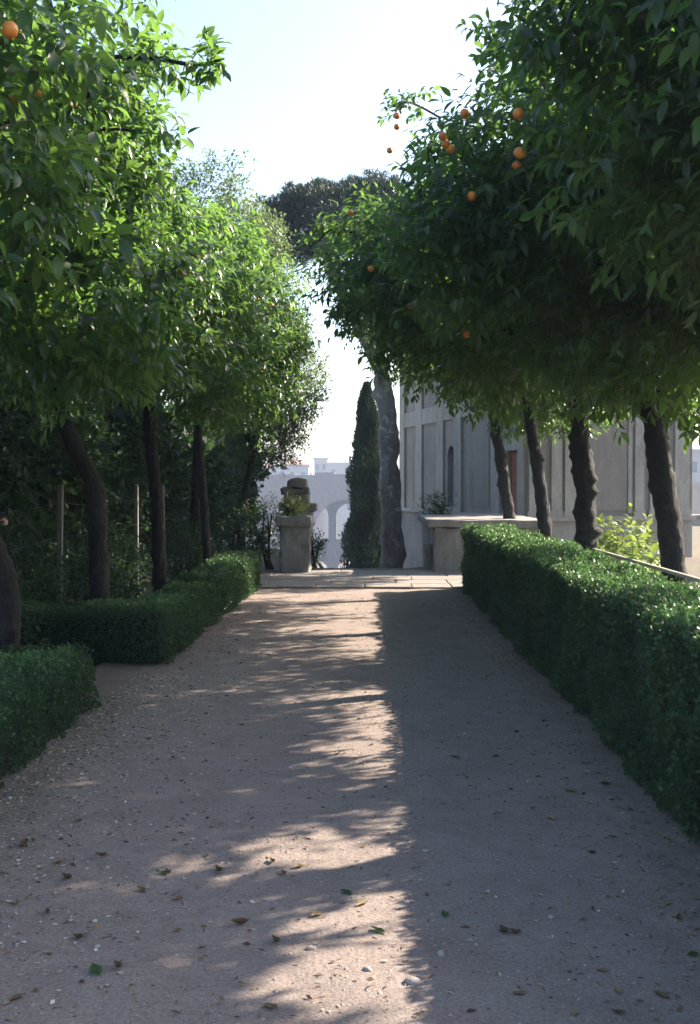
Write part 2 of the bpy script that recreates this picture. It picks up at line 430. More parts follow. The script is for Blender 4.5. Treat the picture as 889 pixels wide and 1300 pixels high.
lp = empty('stone_pier', (-1.35, 20.1, 0), 'weathered stone gate pier with plants growing on its cap', 'pier')
rough_block('shaft', -1.63, -1.09, 19.8, 20.5, -.6, .84, M['stone'], lp, .06, .08, 1)
rough_block('cap', -1.69, -1.05, 19.74, 20.56, .84, 1.02, M['stone'], lp, .06, .08, 2)
ped = empty('stone_pedestal', (-1.5, 22.1, -.5), 'stack of moulded stone blocks behind the planted gate pier', 'pedestal')
rough_block('block', -1.74, -1.16, 21.8, 22.4, -2, 1.06, M['stone'], ped, .07, .12, 3)
rough_block('moulding', -1.80, -1.06, 21.74, 22.46, 1.062, 1.22, M['stone'], ped, .07, .1, 4)
rough_block('block', -1.70, -1.22, 21.84, 22.36, 1.222, 1.42, M['stone'], ped, .07, .1, 5)
rough_block('moulding', -1.76, -1.20, 21.80, 22.40, 1.422, 1.53, M['stone'], ped, .07, .1, 6)
rough_block('block', -1.66, -1.28, 21.88, 22.32, 1.532, 1.68, M['stone'], ped, .08, .1, 7)

rp = empty('stone_parapet', (2.0, 22, 0), 'low stone parapet block with broad slab cap beside the steps', 'parapet')
rough_block('wall', 1.16, 3.1, 20.0, 20.5, -.6, .82, M['stone'], rp, .06, .1, 8)
rough_block('wall', 1.16, 1.55, 20.502, 24.4, -3, .82, M['stone'], rp, .03, .2, 9)
rough_block('cap', 1.04, 3.15, 19.88, 24.5, .822, .96, M['stone'], rp, .02, .2, 10)
rough_block('buttress', 1.02, 1.158, 20.6, 21.0, -2, .5, M['stone'], rp, .03, .1, 11)

# ------------------------------------------------------------------ garden pavilion
pvC = Vector((3.4, 24.0, 0)); pvL = Vector((.97, 34.0, 0))
du = (pvL - pvC).normalized(); LEN_L = (pvL - pvC).length; dn = Vector((du.y, -du.x, 0)) * -1      # outward of the left face
if dn.x > 0: dn = -dn
dr = -dn                                                                                           # along the front face
LEN_R = 3.95; fn = -du                                                                             # outward of the front face
pav_b = empty('garden_pavilion', (4.5, 29, 0), 'old plastered garden pavilion with pale pilasters and an arched niche', 'building')
ZB, ZT, ZS = -5.0, 6.2, .80
UP = Vector((0, 0, 1))
def fbox(mb, org, ax, nr, s0, s1, z0, z1, d0, d1):
    return mb.box(org + ax * s0 + nr * d0 + UP * z0, ax * (s1 - s0), UP * (z1 - z0), nr * (d1 - d0))
def arch_head(mb, org, ax, nr, s0, s1, zs, z1, d0, d1, n=10, rise=1.0):
    """wall piece above an opening whose head is a half circle"""
    r = (s1 - s0) / 2; c = (s0 + s1) / 2
    def pt(s, z): return org + ax * s + nr * d0 + UP * z
    for i in range(n):
        a0 = math.pi * (1 - i / n); a1 = math.pi * (1 - (i + 1) / n)
        p0 = (c + r * math.cos(a0), zs + rise * r * math.sin(a0)); p1 = (c + r * math.cos(a1), zs + rise * r * math.sin(a1))
        mb.prism([pt(p0[0], p0[1]), pt(p1[0], p1[1]), pt(p1[0], z1), pt(p0[0], z1)], nr * (d1 - d0))
def s_at(px, org, ax):
    k = (px - 470) / F_PX; return (org.x - k * org.y) / (k * ax.y - ax.x)
SL = lambda px: s_at(px, pvC, du)
SR = lambda px: s_at(px, pvC, dr)
# left face: door near the front corner, niche in the middle
d0_, d1_ = SL(659), SL(645); n0_, n1_ = SL(577.5), SL(568)
T = .45
mb = MB(); A = (pvC, du, dn)
fbox(mb, *A, 0, d0_, ZS, ZT, -T, 0); fbox(mb, *A, d0_, d1_, 2.36, ZT, -T, 0)
fbox(mb, *A, d1_, n0_, ZS, ZT, -T, 0); fbox(mb, *A, n0_, n1_, ZS, 1.02, -T, 0)
nr_ = (n1_ - n0_) / 2
arch_head(mb, *A, n0_, n1_, 2.30, ZT, -T, 0)
fbox(mb, *A, n1_, LEN_L, ZS, ZT, -T, 0)
mb.build('side_wall', M['plaster'], pav_b)
mb = MB(); fbox(mb, *A, 0, LEN_L, ZB, ZS - .002, -T, .02); mb.build('side_plinth', M['stone'], pav_b)
B = (pvC, dr, fn)
mb = MB(); fbox(mb, *B, T + .002, LEN_R, ZS, ZT, -T, 0); mb.build('front_wall', M['plaster'], pav_b)
mb = MB(); fbox(mb, *B, T + .002, LEN_R, ZB, ZS - .002, -T, .02); mb.build('front_plinth', M['stucco'], pav_b)
# far walls
mb = MB(); fbox(mb, pvC + dr * LEN_R, du, dr, 0, LEN_L, ZB, ZT, -T, -.002); mb.build('far_side_wall', M['plaster'], pav_b)
mb = MB(); fbox(mb, pvL, dr, du, 0, LEN_R, ZB, ZT, -T - .004, -.004); mb.build('back_wall', M['plaster'], pav_b)
# door and niche backs
dd = MB(); fbox(dd, *A, d0_ + .01, d1_ - .01, ZS + .01, 2.35, -.14, -.10); dobj = dd.build('door', M['door'], pav_b)
for k in range(3):
    ww = (d1_ - d0_) / 3
    mb = MB(); fbox(mb, *A, d0_ + ww * k + .02, d0_ + ww * (k + 1) - .02, ZS + .05, 2.30, -.098, -.075); mb.build('plank', M['door'], dobj)
mb = MB(); fbox(mb, *A, n0_ - .05, n1_ + .05, 1.0, 2.8, -T - .2, -T + .05); mb.build('niche_back', M['plaster_panel'], pav_b)
# pale surround with lunette over the door
mb = MB(); fbox(mb, *A, d1_, d1_ + .14, ZS + .1, 2.36, 0, .05); fbox(mb, *A, d0_ - .14, d0_, ZS + .1, 2.36, 0, .05); mb.build('door_surround', M['stucco'], pav_b)
mb = MB(); c_ = (d0_ + d1_) / 2
pts = [pvC + du * (c_ + .46 * math.cos(a)) + UP * (2.362 + .42 * math.sin(a)) for a in [math.pi * i / 12 for i in range(13)]]
mb.prism(pts, dn * .045); mb.build('lunette', M['stucco'], pav_b)
# pilaster strips on the side face (photo columns)
for a_, b_ in ((516, 508.5), (538, 530), (565, 557), (588, 579), (637, 626), (666.5, 662)):
    mb = MB(); fbox(mb, *A, max(SL(a_), .02), min(SL(b_), LEN_L), ZS + .10, 5.2, 0.0, .07 if abs(a_ - b_) > 4 else .04); mb.build('pilaster', M['stucco'] if abs(a_ - b_) > 4 else M['plaster'], pav_b)
for a_, b_ in ((557, 538), (530, 523)):
    for z0, z1 in ((1.1, 3.0), (3.25, 5.0)):
        mb = MB(); fbox(mb, *A, SL(a_) + .12, SL(b_) - .12, z0, z1, 0, .025); mb.build('panel', M['plaster_panel'], pav_b)
mb = MB(); fbox(mb, *A, SL(625) + .2, SL(594) - .2, 1.05, 4.9, 0, .02); mb.build('panel', M['plaster_panel'], pav_b)
# front face: pilasters, big panel
for a_, b_ in ((670, 681), (698, 711), (715, 729), (803, 814), (822, 837), (853, 871)):
    s0, s1 = SR(a_), SR(b_)
    mb = MB(); fbox(mb, *B, max(s0, .0), min(s1, LEN_R), ZS + .10, 3.3, 0, .075); mb.build('pilaster', M['stucco'], pav_b)
    mb = MB(); fbox(mb, *B, max(s0, 0) - .03, min(s1, LEN_R) + .03, ZS + .10, ZS + .22, .0, .10); mb.build('pilaster_base', M['stucco'], pav_b)
mb = MB(); fbox(mb, *B, SR(746), SR(794), 1.02, 3.1, 0, .03); mb.build('panel', M['plaster_panel'], pav_b)
mb = MB()
fbox(mb, *B, SR(739), SR(745), .96, 3.2, 0, .045); fbox(mb, *B, SR(795), SR(800), .96, 3.2, 0, .045); fbox(mb, *B, SR(745), SR(795), 3.12, 3.2, 0, .045); mb.build('panel_moulding', M['stucco'], pav_b)
for a_, b_ in ((683, 696), (734, 800), (840, 852)):
    mb = MB(); fbox(mb, *B, SR(a_), SR(b_), .05, .62, .022, .05); mb.build('plinth_panel', M['plaster'], pav_b)
# string course, frieze, cornice, roof
for nm, z0, z1, pr, mt in (('string_course', ZS, ZS + .098, .12, 'stucco'), ('frieze', 3.31, 3.75, .06, 'stucco'), ('cornice', 5.25, 5.45, .20, 'stucco')):
    mb = MB(); fbox(mb, *A, -pr if nm != 'frieze' else -.06, LEN_L, z0, z1, .001, pr); mb.build(nm, M[mt], pav_b)
    mb = MB(); fbox(mb, *B, 0.001, LEN_R + .05, z0, z1, .001, pr - .002); mb.build(nm, M[mt], pav_b)
ov = .5; c4 = [pvC + dn * ov + fn * ov, pvC + dr * (LEN_R + ov) + fn * ov, pvC + dr * (LEN_R + ov) + du * (LEN_L + ov), pvC + dn * ov + du * (LEN_L + ov)]
c4 = [p + UP * ZT for p in c4]; mid1 = (c4[0] + c4[1]) / 2 + du * 2 + UP * 1.3; mid2 = (c4[2] + c4[3]) / 2 - du * 2 + UP * 1.3
MB().add(c4 + [mid1, mid2], [(0, 1, 4), (1, 2, 5, 4), (2, 3, 5), (3, 0, 4, 5), (3, 2, 1, 0)]).build('roof', M['roof'], pav_b)
pipe = tube([pvL + dn * .1 + du * -.05 + UP * z for z in (-3, -1, 0, 1.0)], [.045] * 4, M['door'], 'drainpipe', 8, 8, .01); link('drainpipe', pipe, pav_b)

# ------------------------------------------------------------------ far ruins and city
ruin = empty('arched_ruin', (-4, 220, -22), 'huge ruined vault with tall open arch seen hazily down in the valley', 'ruin')
RY = 220.0
X_ = lambda px, Y=RY: (px - 470) / F_PX * Y
Z_ = lambda py, Y=RY: 1.6 - (py - 615) / F_PX * Y
ax, nr = Vector((1, 0, 0)), Vector((0, -1, 0))
o0 = Vector((0, RY, 0))
big = (X_(398), X_(484)); bays = [(big[0] - 21, big[1] - 21), big, (big[0] + 21, big[1] + 21)]
mb = MB(); prev = bays[0][0] - 6
for a_, b_ in bays:
    fbox(mb, o0, ax, nr, prev, a_, -26, Z_(605), -3, 0)
    arch_head(mb, o0, ax, nr, a_, b_, Z_(677), Z_(605), -3, 0, 18)
    prev = b_
fbox(mb, o0, ax, nr, prev, prev + 8, -26, Z_(605), -3, 0)
mb.build('arcade_wall', M['ruin'], ruin)
mb = MB()
for k in range(16):
    x0 = bays[0][0] - 6 + k * 3.9
    fbox(mb, o0, ax, nr, x0, x0 + 3.9, Z_(605) + .002, Z_(605) + random.uniform(.3, 1.0), -2.8, -.2)
mb.build('broken_coping', M['ruin'], ruin)
# vault interior: back wall with upper and lower arched windows
o1 = Vector((0, RY + 16, 0)); yb = RY + 16
for bi, (a_, b_) in enumerate(bays):
    mb = MB(); wd = (b_ - a_ + 7.4) / 3; x0 = a_ - 3.7
    for k in range(3):
        s0 = x0 + wd * k; s1 = s0 + wd; p_ = .85
        fbox(mb, o1, ax, nr, s0, s0 + p_, -26, Z_(612, yb), -1.2, 0); fbox(mb, o1, ax, nr, s1 - p_, s1, -26, Z_(612, yb), -1.2, 0)
        arch_head(mb, o1, ax, nr, s0 + p_, s1 - p_, Z_(727, yb), Z_(691, yb), -1.2, 0, 10)
        fbox(mb, o1, ax, nr, s0 + p_, s1 - p_, Z_(691, yb), Z_(684, yb), -1.2, .3)
        arch_head(mb, o1, ax, nr, s0 + p_, s1 - p_, Z_(655, yb), Z_(612, yb), -1.2, 0, 10)
    mb.build('back_wall', M['ruin'], ruin)
for a_ in (bays[0][0] - 6, bays[0][1] + 4, bays[1][1] + 4, bays[2][1] + 4):
    mb = MB().cube(a_ + .3, a_ + 2.6, RY + 3.01, RY + 14.9, -26, Z_(612)); mb.build('cross_wall', M['ruin'], ruin)

for a_, b_ in bays:
    mb = MB(); ns_ = 14; r_ = (b_ - a_) / 2 + .6; c_ = (a_ + b_) / 2
    for i in range(ns_):
        t0, t1 = math.pi * i / ns_, math.pi * (i + 1) / ns_
        pr_ = [(c_ + q_ * math.cos(t), Z_(677) + q_ * math.sin(t)) for q_, t in ((r_, t0), (r_ + .9, t0), (r_ + .9, t1), (r_, t1))]
        mb.prism([(x_, RY + 3.02, z_) for x_, z_ in pr_], (0, 12.9, 0))
    mb.build('barrel_vault', M['ruin'], ruin)
def city_block(x0, x1, Y, z1, mat, label, flat=True, dep=18, zb=-24):
    e = empty('city_building', ((x0 + x1) / 2, Y, zb), label, 'building', None)
    MB().cube(x0, x1, Y, Y + dep, zb, z1).build('wall', mat, e)
    MB().cube(x0 - .4, x1 + .4, Y - .4, Y + dep + .4, z1 + .002, z1 + .5).build('cornice', M['city_a'], e)
    if not flat:
        c4 = [Vector((x0 - .5, Y - .5, z1 + .502)), Vector((x1 + .5, Y - .5, z1 + .502)), Vector((x1 + .5, Y + dep, z1 + .502)), Vector((x0 - .5, Y + dep, z1 + .502))]
        t = (c4[0] + c4[2]) / 2 + UP * 2.2
        MB().add(c4 + [t], [(0, 1, 4), (1, 2, 4), (2, 3, 4), (3, 0, 4), (3, 2, 1, 0)]).build('roof', M['roof'], e)
    n = max(2, int((x1 - x0) / 3.4)); zz_ = z1 - 2.6
    me = None
    while zz_ > -6:
        for k in range(n):
            xc = x0 + (k + .5) * (x1 - x0) / n
            mb = MB().cube(xc - .55, xc + .55, Y - .06, Y + .02, zz_ - .9, zz_ + .9)
            mb.build('window', M['window'], e)
        zz_ -= 3.6
    return e
YC = 340
cx_ = lambda px, Y=YC: (px - 470) / F_PX * Y
cz_ = lambda py, Y=YC: 1.6 - (py - 615) / F_PX * Y
city_block(cx_(350), cx_(392), YC, cz_(592), M['city_a'], 'pale hazy city block peeping past the pedestal beyond the valley', False)
city_block(cx_(393), cx_(411), YC + 30, cz_(583, YC + 30), M['city_b'], 'tallest narrow hazy city block on the skyline above the ruined arch')
city_block(cx_(412), cx_(452), YC + 10, cz_(589, YC + 10), M['city_a'], 'wide flat-roofed hazy city block on the skyline beside the cypress')
city_block(cx_(300), cx_(347), YC + 20, cz_(596, YC + 20), M['city_b'], 'ochre hazy city block mostly hidden behind the garden trees', False)
city_block(cx_(862, 190), cx_(960, 190), 190, cz_(574, 190), M['city_a'], 'pale hazy city block beyond the pavilion corner', True)
city_block(cx_(850, 150), cx_(960, 150), 150, cz_(617, 150), M['city_b'], 'low ochre hazy building in front of the pale block past the pavilion', True)
wl = empty('garden_wall', (14, 46, 0), 'low pale garden wall running beyond the pavilion', 'wall')
rough_block('wall', 9, 24, 44, 44.6, -6, .25, M['stucco'], wl, .03, .5, 21); rough_block('coping', 8.9, 24.1, 43.9, 44.7, .252, .40, M['slab'], wl, .02, .5, 22)

# ------------------------------------------------------------------ orange trees
LEAF_POOL = []                         # (tree index, leaf arrays) for picking single leaves
TREES = []
def grow_limbs(root, top, ells, rng, n=6, r0=.07, mat=None, sub=2, name='limb'):
    mat = mat or M['bark']; tips = []
    for k in range(n):
        c, r = ells[k % len(ells)]
        u = nrm(rng.normal(size=3)); u[2] = abs(u[2]) * .8 - .15
        th = 2 * math.pi * (k + rng.random() * .6) / n
        u = nrm(np.array([math.cos(th), math.sin(th), u[2] + .25]))
        tip = Vector(np.array(c) + u * np.array(r) * .78)
        midp = top.lerp(tip, .5) + Vector((rng.normal() * .12, rng.normal() * .12, .12 + rng.normal() * .1))
        link(name, tube([top - Vector((0, 0, .08)), top.lerp(midp, .45) + Vector(rng.normal(size=3) * .04), midp, tip], [r0, r0 * .75, r0 * .5, .010], mat, name, 7, 10, .10, 1, k + 3), root)
        for j in range(sub):
            st = midp.lerp(tip, .1 + .4 * j); v = nrm(np.array(tip - midp) + rng.normal(size=3) * .55)
            ln = .55 * min(r)
            en = st + Vector(v * ln)
            link('branch', tube([st, st.lerp(en, .5) + Vector(rng.normal(size=3) * .06), en], [r0 * .38, r0 * .25, .006], mat, 'branch', 6, 6, .10, 0, k * 7 + j), root)
        tips.append(tip)
    return tips

def orange_tree(label, trunk, r_base, ells, nshoots, seed, tmpl=T_NEAR, oranges=(), knobs=10, L=.12, random_oranges=6, depth=.4, limb_r=.07, bright=0.0, lump=.24):
    rng = np.random.default_rng(seed)
    trunk = [Vector(p) for p in trunk]; base = Vector((trunk[0].x, trunk[0].y, -.03))
    t = empty('orange_tree', base, label, 'tree', 'orange trees lining the path')
    n = len(trunk)
    rads = [r_base * (1.25 if i == 0 else 1.0 - .28 * i / (n - 1)) for i in range(n)]
    link('trunk', tube(trunk, rads, M['bark'], 'trunk', 18, 100, .13, int(knobs * 1.2), seed, 6), t)
    grow_limbs(t, trunk[-1], ells, rng, 7, limb_r, sub=2)
    p, o = crown_points(ells, nshoots, rng, depth=depth, lump=lump, base=.06 if bright == 0 else .02, nl=26 if bright == 0 else 17, sharp=22 if bright == 0 else 15)
    pos, tt, nu = shoot_leaves(p, o, rng, per=9, shoot=.28, droop=.58)
    N = len(pos)
    shoot_t = np.repeat(rng.random(len(p)) ** 1.2, 9)
    tint = np.clip(bright + shoot_t * .65 + rng.random(N) * .30 + (rng.random(N) < .02) * .35, 0, 1)  # bright paints sunlight on young leaves into the row's leaf colour
    Ls = L * rng.uniform(.7, 1.2, N); Ws = Ls * rng.uniform(.33, .43, N)
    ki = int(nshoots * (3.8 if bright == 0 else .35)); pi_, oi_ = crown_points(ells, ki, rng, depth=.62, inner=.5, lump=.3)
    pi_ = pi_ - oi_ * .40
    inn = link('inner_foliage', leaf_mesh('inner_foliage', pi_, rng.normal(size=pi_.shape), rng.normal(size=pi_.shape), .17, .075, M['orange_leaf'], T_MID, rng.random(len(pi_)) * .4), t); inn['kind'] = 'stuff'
    LEAF_POOL.append((t, pos, tt, nu, Ls, Ws, tint, tmpl))
    # stems of the shoots
    TREES.append(t)
    spots = []
    for (px, py) in oranges:
        d = np.array(CM @ Vector(((px - CX) / F_PX, -(py - CY) / F_PX, -1))); best = None
        for c, r in ells:
            oc = (np.array(CAM) - np.array(c)) / np.array(r); dv = d / np.array(r)
            a = dv @ dv; b_ = 2 * oc @ dv; cc = oc @ oc - 1.0; D = b_ * b_ - 4 * a * cc
            s = (-b_ - math.sqrt(D)) / (2 * a) if D > 0 else -b_ / (2 * a)
            if best is None or s < best: best = s
        spots.append(np.array(CAM) + d * (best + .07))
    if random_oranges:
        q_, o_ = crown_points(ells, random_oranges, rng, depth=.12, inner=0)
        spots += [a - np.array([0, 0, .05]) for a in q_]
    for s in spots:
        ob = bpy.data.objects.new('orange', ORANGE); col.objects.link(ob); ob.parent = t
        ob.location = Vector(s) - base; k = rng.uniform(.9, 1.15); ob.scale = (k, k, k * .95)
        ob.rotation_euler = rng.uniform(0, 3, 3)
    return t

def uv_sphere(name, r, mat, nu=14, nv=10, dimple=0):
    V = []; Fq = []; 
    for i in range(nv + 1):
        th = math.pi * i / nv
        for k in range(nu):
            ph = 2 * math.pi * k / nu
            rr = r * (1 - dimple * (math.exp(-(th / .3) ** 2) + .6 * math.exp(-((math.pi - th) / .3) ** 2)))
            V.append((rr * math.sin(th) * math.cos(ph), rr * math.sin(th) * math.sin(ph), rr * math.cos(th)))
    for i in range(nv):
        for k in range(nu): Fq.append((i * nu + k, (i + 1) * nu + k, (i + 1) * nu + (k + 1) % nu, i * nu + (k + 1) % nu))
    return mesh_np(name, np.array(V), [np.array(Fq)], mat, smooth=True)
ORANGE = uv_sphere('orange', .031, M['orange'], dimple=.12)

def TP(Y, *pix): return [P(px, py, Y) for px, py in pix]
E = lambda c, r: (tuple(c), tuple(r))
# right-hand row
orange_tree('orange tree with heavy dark crown overhanging the high hedge, its trunk out of view',
            [(2.65, 6.0, -.1), (2.6, 6.0, 1.0), (2.5, 5.95, 2.0), (2.45, 5.9, 2.7)], .12,
            [E((2.45, 5.9, 4.0), (1.65, 1.75, 1.6)), E((1.75, 6.6, 4.7), (1.0, 1.0, .9)), E((3.6, 6.3, 3.94), (1.25, 1.45, 1.25))], 4200, 1, oranges=((658, 144), (660, 194)), random_oranges=3)
orange_tree('orange tree with thick smooth dark trunk behind the pale rail of the high hedge',
            [P(862, 850, 9.6)] + TP(9.6, (856, 730), (846, 640), (832, 550), (824, 460), (818, 390)), .112,
            [E((2.0, 9.3, 4.1), (1.75, 1.8, 1.65)), E((1.15, 9.3, 3.7), (.95, 1.2, 1.05)), E((3.4, 9.7, 4.08), (1.35, 1.6, 1.2)), E((3.2, 7.9, 3.52), (1.35, 1.15, 1.3)), E((2.5, 9.2, 3.0), (1.2, 1.2, .8))], 5200, 2,
            oranges=((562, 173), (572, 189), (566, 183), (656, 210), (599, 249), (590, 144)), random_oranges=4, knobs=7)
orange_tree('orange tree with stout knobbly trunk rising from sunlit creeper beside the pavilion panel',
            [P(750, 800, 13.2)] + TP(13.2, (746, 700), (742, 620), (736, 540), (730, 470)), .138,
            [E((1.6, 13.0, 4.1), (1.75, 1.8, 1.6)), E((.32, 12.8, 4.1), (.9, 1.1, .68)), E((3.2, 13.2, 4.02), (1.4, 1.6, 1.2)), E((3.1, 11.5, 3.5), (1.4, 1.1, 1.3))], 4600, 3, tmpl=T_MID, oranges=((504, 147), (504, 161), (495, 191), (445, 270), (471, 341)), random_oranges=5, knobs=22)
orange_tree('orange tree with slim knobbly leaning trunk standing before the pavilion corner pilaster',
            [P(697, 780, 16.5)] + TP(16.5, (693, 690), (686, 620), (676, 550), (668, 490)), .112,
            [E((1.4, 16.3, 4.5), (2.0, 1.7, 1.55)), E((.3, 16.2, 4.9), (.9, 1.1, .9)), E((3.2, 16.5, 4.1), (1.4, 1.7, 1.3)), E((3.0, 14.9, 4.15), (1.3, 1.1, 1.2))], 3500, 4, tmpl=T_MID, knobs=16, random_oranges=4)
orange_tree('orange tree with bare leaning trunk in front of the pavilion doorway',
            [P(655, 760, 20.6)] + TP(20.6, (648, 670), (640, 610), (630, 550), (622, 490)), .122,
            [E((1.5, 20.4, 4.9), (2.1, 1.7, 1.6)), E((.5, 20.2, 5.3), (.9, 1.0, .9)), E((3.2, 20.6, 3.75), (1.5, 2.0, 1.4))], 4200, 5, tmpl=T_MID, knobs=9, random_oranges=3)
# left-hand row
orange_tree('orange tree with large sunlit leaves hanging beside the path, its trunk out of view',
            [(-2.75, 4.4, -.1), (-2.7, 4.4, .9), (-2.72, 4.45, 1.7), (-2.7, 4.5, 2.2)], .11,
            [E((-2.75, 4.6, 3.5), (1.5, 1.35, 1.35)), E((-1.85, 4.9, 3.3), (.62, .7, .7))], 1600, 6, bright=.28, lump=.44, oranges=((13, 38),), random_oranges=2)
orange_tree('orange tree with knotted trunk leaning away above the low rounded hedge block',
            [P(12, 900, 7.8)] + TP(7.8, (10, 830), (12, 770), (0, 715), (-30, 640), (-62, 560), (-70, 500)), .088,
            [E((-2.75, 7.8, 3.9), (1.35, 1.5, 1.6)), E((-2.25, 7.4, 4.6), (.72, .8, .8)), E((-2.0, 7.6, 3.1), (.8, .9, .8))], 2300, 7, bright=.28, lump=.44, oranges=((48, 118), (92, 130)), random_oranges=4)
orange_tree('orange tree with sinuous trunk behind the corner of the L-shaped low hedge',
            [P(130, 850, 10.6)] + TP(10.6, (129, 780), (125, 700), (123, 645), (118, 612), (98, 574), (83, 538), (75, 500), (70, 440)), .098,
            [E((-2.75, 10.6, 3.75), (1.45, 1.5, 1.5)), E((-1.9, 10.4, 3.3), (.75, .9, .8)), E((-2.4, 10.6, 4.3), (.8, .9, .75))], 2300, 8, bright=.28, lump=.44, knobs=8, random_oranges=4)
orange_tree('orange tree with straight dark trunk between two concrete fence posts',
            [P(206, 800, 13.5)] + TP(13.5, (203, 735), (200, 650), (191, 560), (186, 490)), .092,
            [E((-2.5, 13.5, 3.7), (1.35, 1.5, 1.4)), E((-1.75, 13.3, 3.2), (.7, .8, .7)), E((-2.4, 13.5, 4.4), (.8, .8, .7))], 2000, 9, bright=.28, lump=.44, tmpl=T_MID, random_oranges=4, knobs=10)
orange_tree('orange tree with slender forked trunk and sunlit fruiting crown beside the gate pier end',
            [P(264, 770, 17.4)] + TP(17.4, (263, 715), (260, 650), (254, 580), (250, 530)), .075,
            [E((-2.25, 17.4, 4.15), (1.2, 1.4, 1.5)), E((-1.7, 17.2, 3.3), (.85, .9, .9))], 1700, 10, bright=.28, lump=.44, tmpl=T_MID,
            oranges=((275, 297), (288, 292), (285, 318), (298, 325), (258, 338), (327, 380), (345, 388), (308, 345)), random_oranges=3, limb_r=.05)

# extra sprigs that stand clear of the crowns (added to their trees' leaves)
def sprig(i, pts, n, seed):
    rng = np.random.default_rng(seed); t = LEAF_POOL[i][0]
    pts = [Vector(p) for p in pts]
    link('branch', tube(pts, [.014] * (len(pts) - 1) + [.004], M['bark'], 'branch', 6, 10, .1), t)
    sm, _ = catmull(pts, [0] * len(pts), n)
    half = n // 3
    p = np.array([tuple(v) for v in sm[half:]]); p = np.repeat(p, 3, axis=0) + rng.normal(size=(3 * len(sm[half:]), 3)) * .05
    o = nrm(np.tile(np.array(pts[-1] - pts[-2]), (len(p), 1)) + rng.normal(size=p.shape) * .7)
    pos, tt, nu = shoot_leaves(p, o, rng, per=9, shoot=.15)
    L_ = .10 * rng.uniform(.7, 1.2, len(pos))
    a = LEAF_POOL[i]
    LEAF_POOL[i] = (a[0], np.concatenate([a[1], pos]), np.concatenate([a[2], tt]), np.concatenate([a[3], nu]), np.concatenate([a[4], L_]), np.concatenate([a[5], L_ * .45]), np.concatenate([a[6], np.clip(.35 + rng.random(len(pos)) * .5, 0, 1)]), a[7])
sprig(6, [P(100, 75, 7.2), P(180, 72, 7.0), P(245, 82, 6.8), P(285, 75, 6.6)], 9, 31)
sprig(6, [P(60, 200, 7.2), P(120, 165, 7.0), P(200, 170, 6.9)], 7, 32)
sprig(1, [P(680, 90, 9.0), P(640, 60, 8.8), P(610, 45, 8.6)], 6, 33)
sprig(2, [P(560, 150, 12.6), P(520, 130, 12.4), P(500, 140, 12.3)], 6, 34)
sprig(2, [P(460, 300, 12.4), P(425, 290, 12.2), P(405, 305, 12.1)], 6, 35)

# pick the single leaves that show largest; the rest of each crown is one mass
V, Fs = (np.array([[0, 0, 0], [.06, .03, 0], [.2, .30, .045], [.42, .46, .05], [.68, .36, .0], [.88, .14, -.09], [1, 0, -.17],
                   [.06, -.03, 0], [.2, -.30, .045], [.42, -.46, .05], [.68, -.36, .0], [.88, -.14, -.09], [.2, 0, 0], [.42, 0, -.005], [.68, 0, -.045], [.88, 0, -.12]]),
         [np.array([[0, 12, 1], [1, 12, 2], [15, 6, 5], [0, 7, 12], [7, 8, 12], [15, 11, 6]]),
          np.array([[12, 13, 3, 2], [13, 14, 4, 3], [14, 15, 5, 4], [12, 8, 9, 13], [13, 9, 10, 14], [14, 10, 11, 15]])])
LEAF_VARIANTS = [mesh_np('leaf', V * np.array([1, .46, 1]), Fs, M['orange_leaf'], tint=np.full(len(V), k / 7 * .9 + .03), smooth=True) for k in range(8)]
cells = {}
from mathutils import Matrix
cand = []
for ti, (t, pos, tt, nu, Ls, Ws, tint, tm) in enumerate(LEAF_POOL):
    tip = pos + nrm(tt) * Ls[:, None] * .5
    px, py, d = project(tip)
    ok = (px > 0) & (px < 889) & (py > 0) & (py < 600) & (d > 1)
    ii = np.nonzero(ok)[0]
    cand.append(np.stack([np.full(len(ii), ti), ii, px[ii] // 13, py[ii] // 13, d[ii] - 0.0, Ls[ii] / d[ii]], 1))
cand = np.concatenate(cand); cand = cand[np.argsort(cand[:, 4])]
chosen = {}
for ti, i, a_, b_, d, sz in cand:
    k = (int(a_), int(b_))
    if cells.get(k, 0) >= 1: continue
    cells[k] = cells.get(k, 0) + 1
    if sz * F_PX < 9: continue
    chosen.setdefault(int(ti), []).append((sz, int(i)))
for ti, (t, pos, tt, nu, Ls, Ws, tint, tm) in enumerate(LEAF_POOL):
    sel = [i for _, i in sorted(chosen.get(ti, []), reverse=True)[:230]]
    keep = np.ones(len(pos), bool); keep[sel] = False
    cr = link('crown', leaf_mesh('crown', pos[keep], tt[keep], nu[keep], Ls[keep], Ws[keep], M['orange_leaf'], tm, tint[keep]), t)
    cr['kind'] = 'stuff'
    base = t.location
    for i in sel:
        x = nrm(tt[i]); y_ = nrm(np.cross(nu[i], x)); z_ = np.cross(x, y_)
        ob = bpy.data.objects.new('leaf', LEAF_VARIANTS[min(7, int(tint[i] * 8))]); col.objects.link(ob); ob.parent = t
        m4 = Matrix.Identity(4)
        for k in range(3): m4[k][0], m4[k][1], m4[k][2] = x[k], y_[k], z_[k]
        ob.matrix_local = Matrix.Translation(Vector(pos[i]) - base) @ m4 @ Matrix.Diagonal((Ls[i], Ls[i], Ls[i], 1))

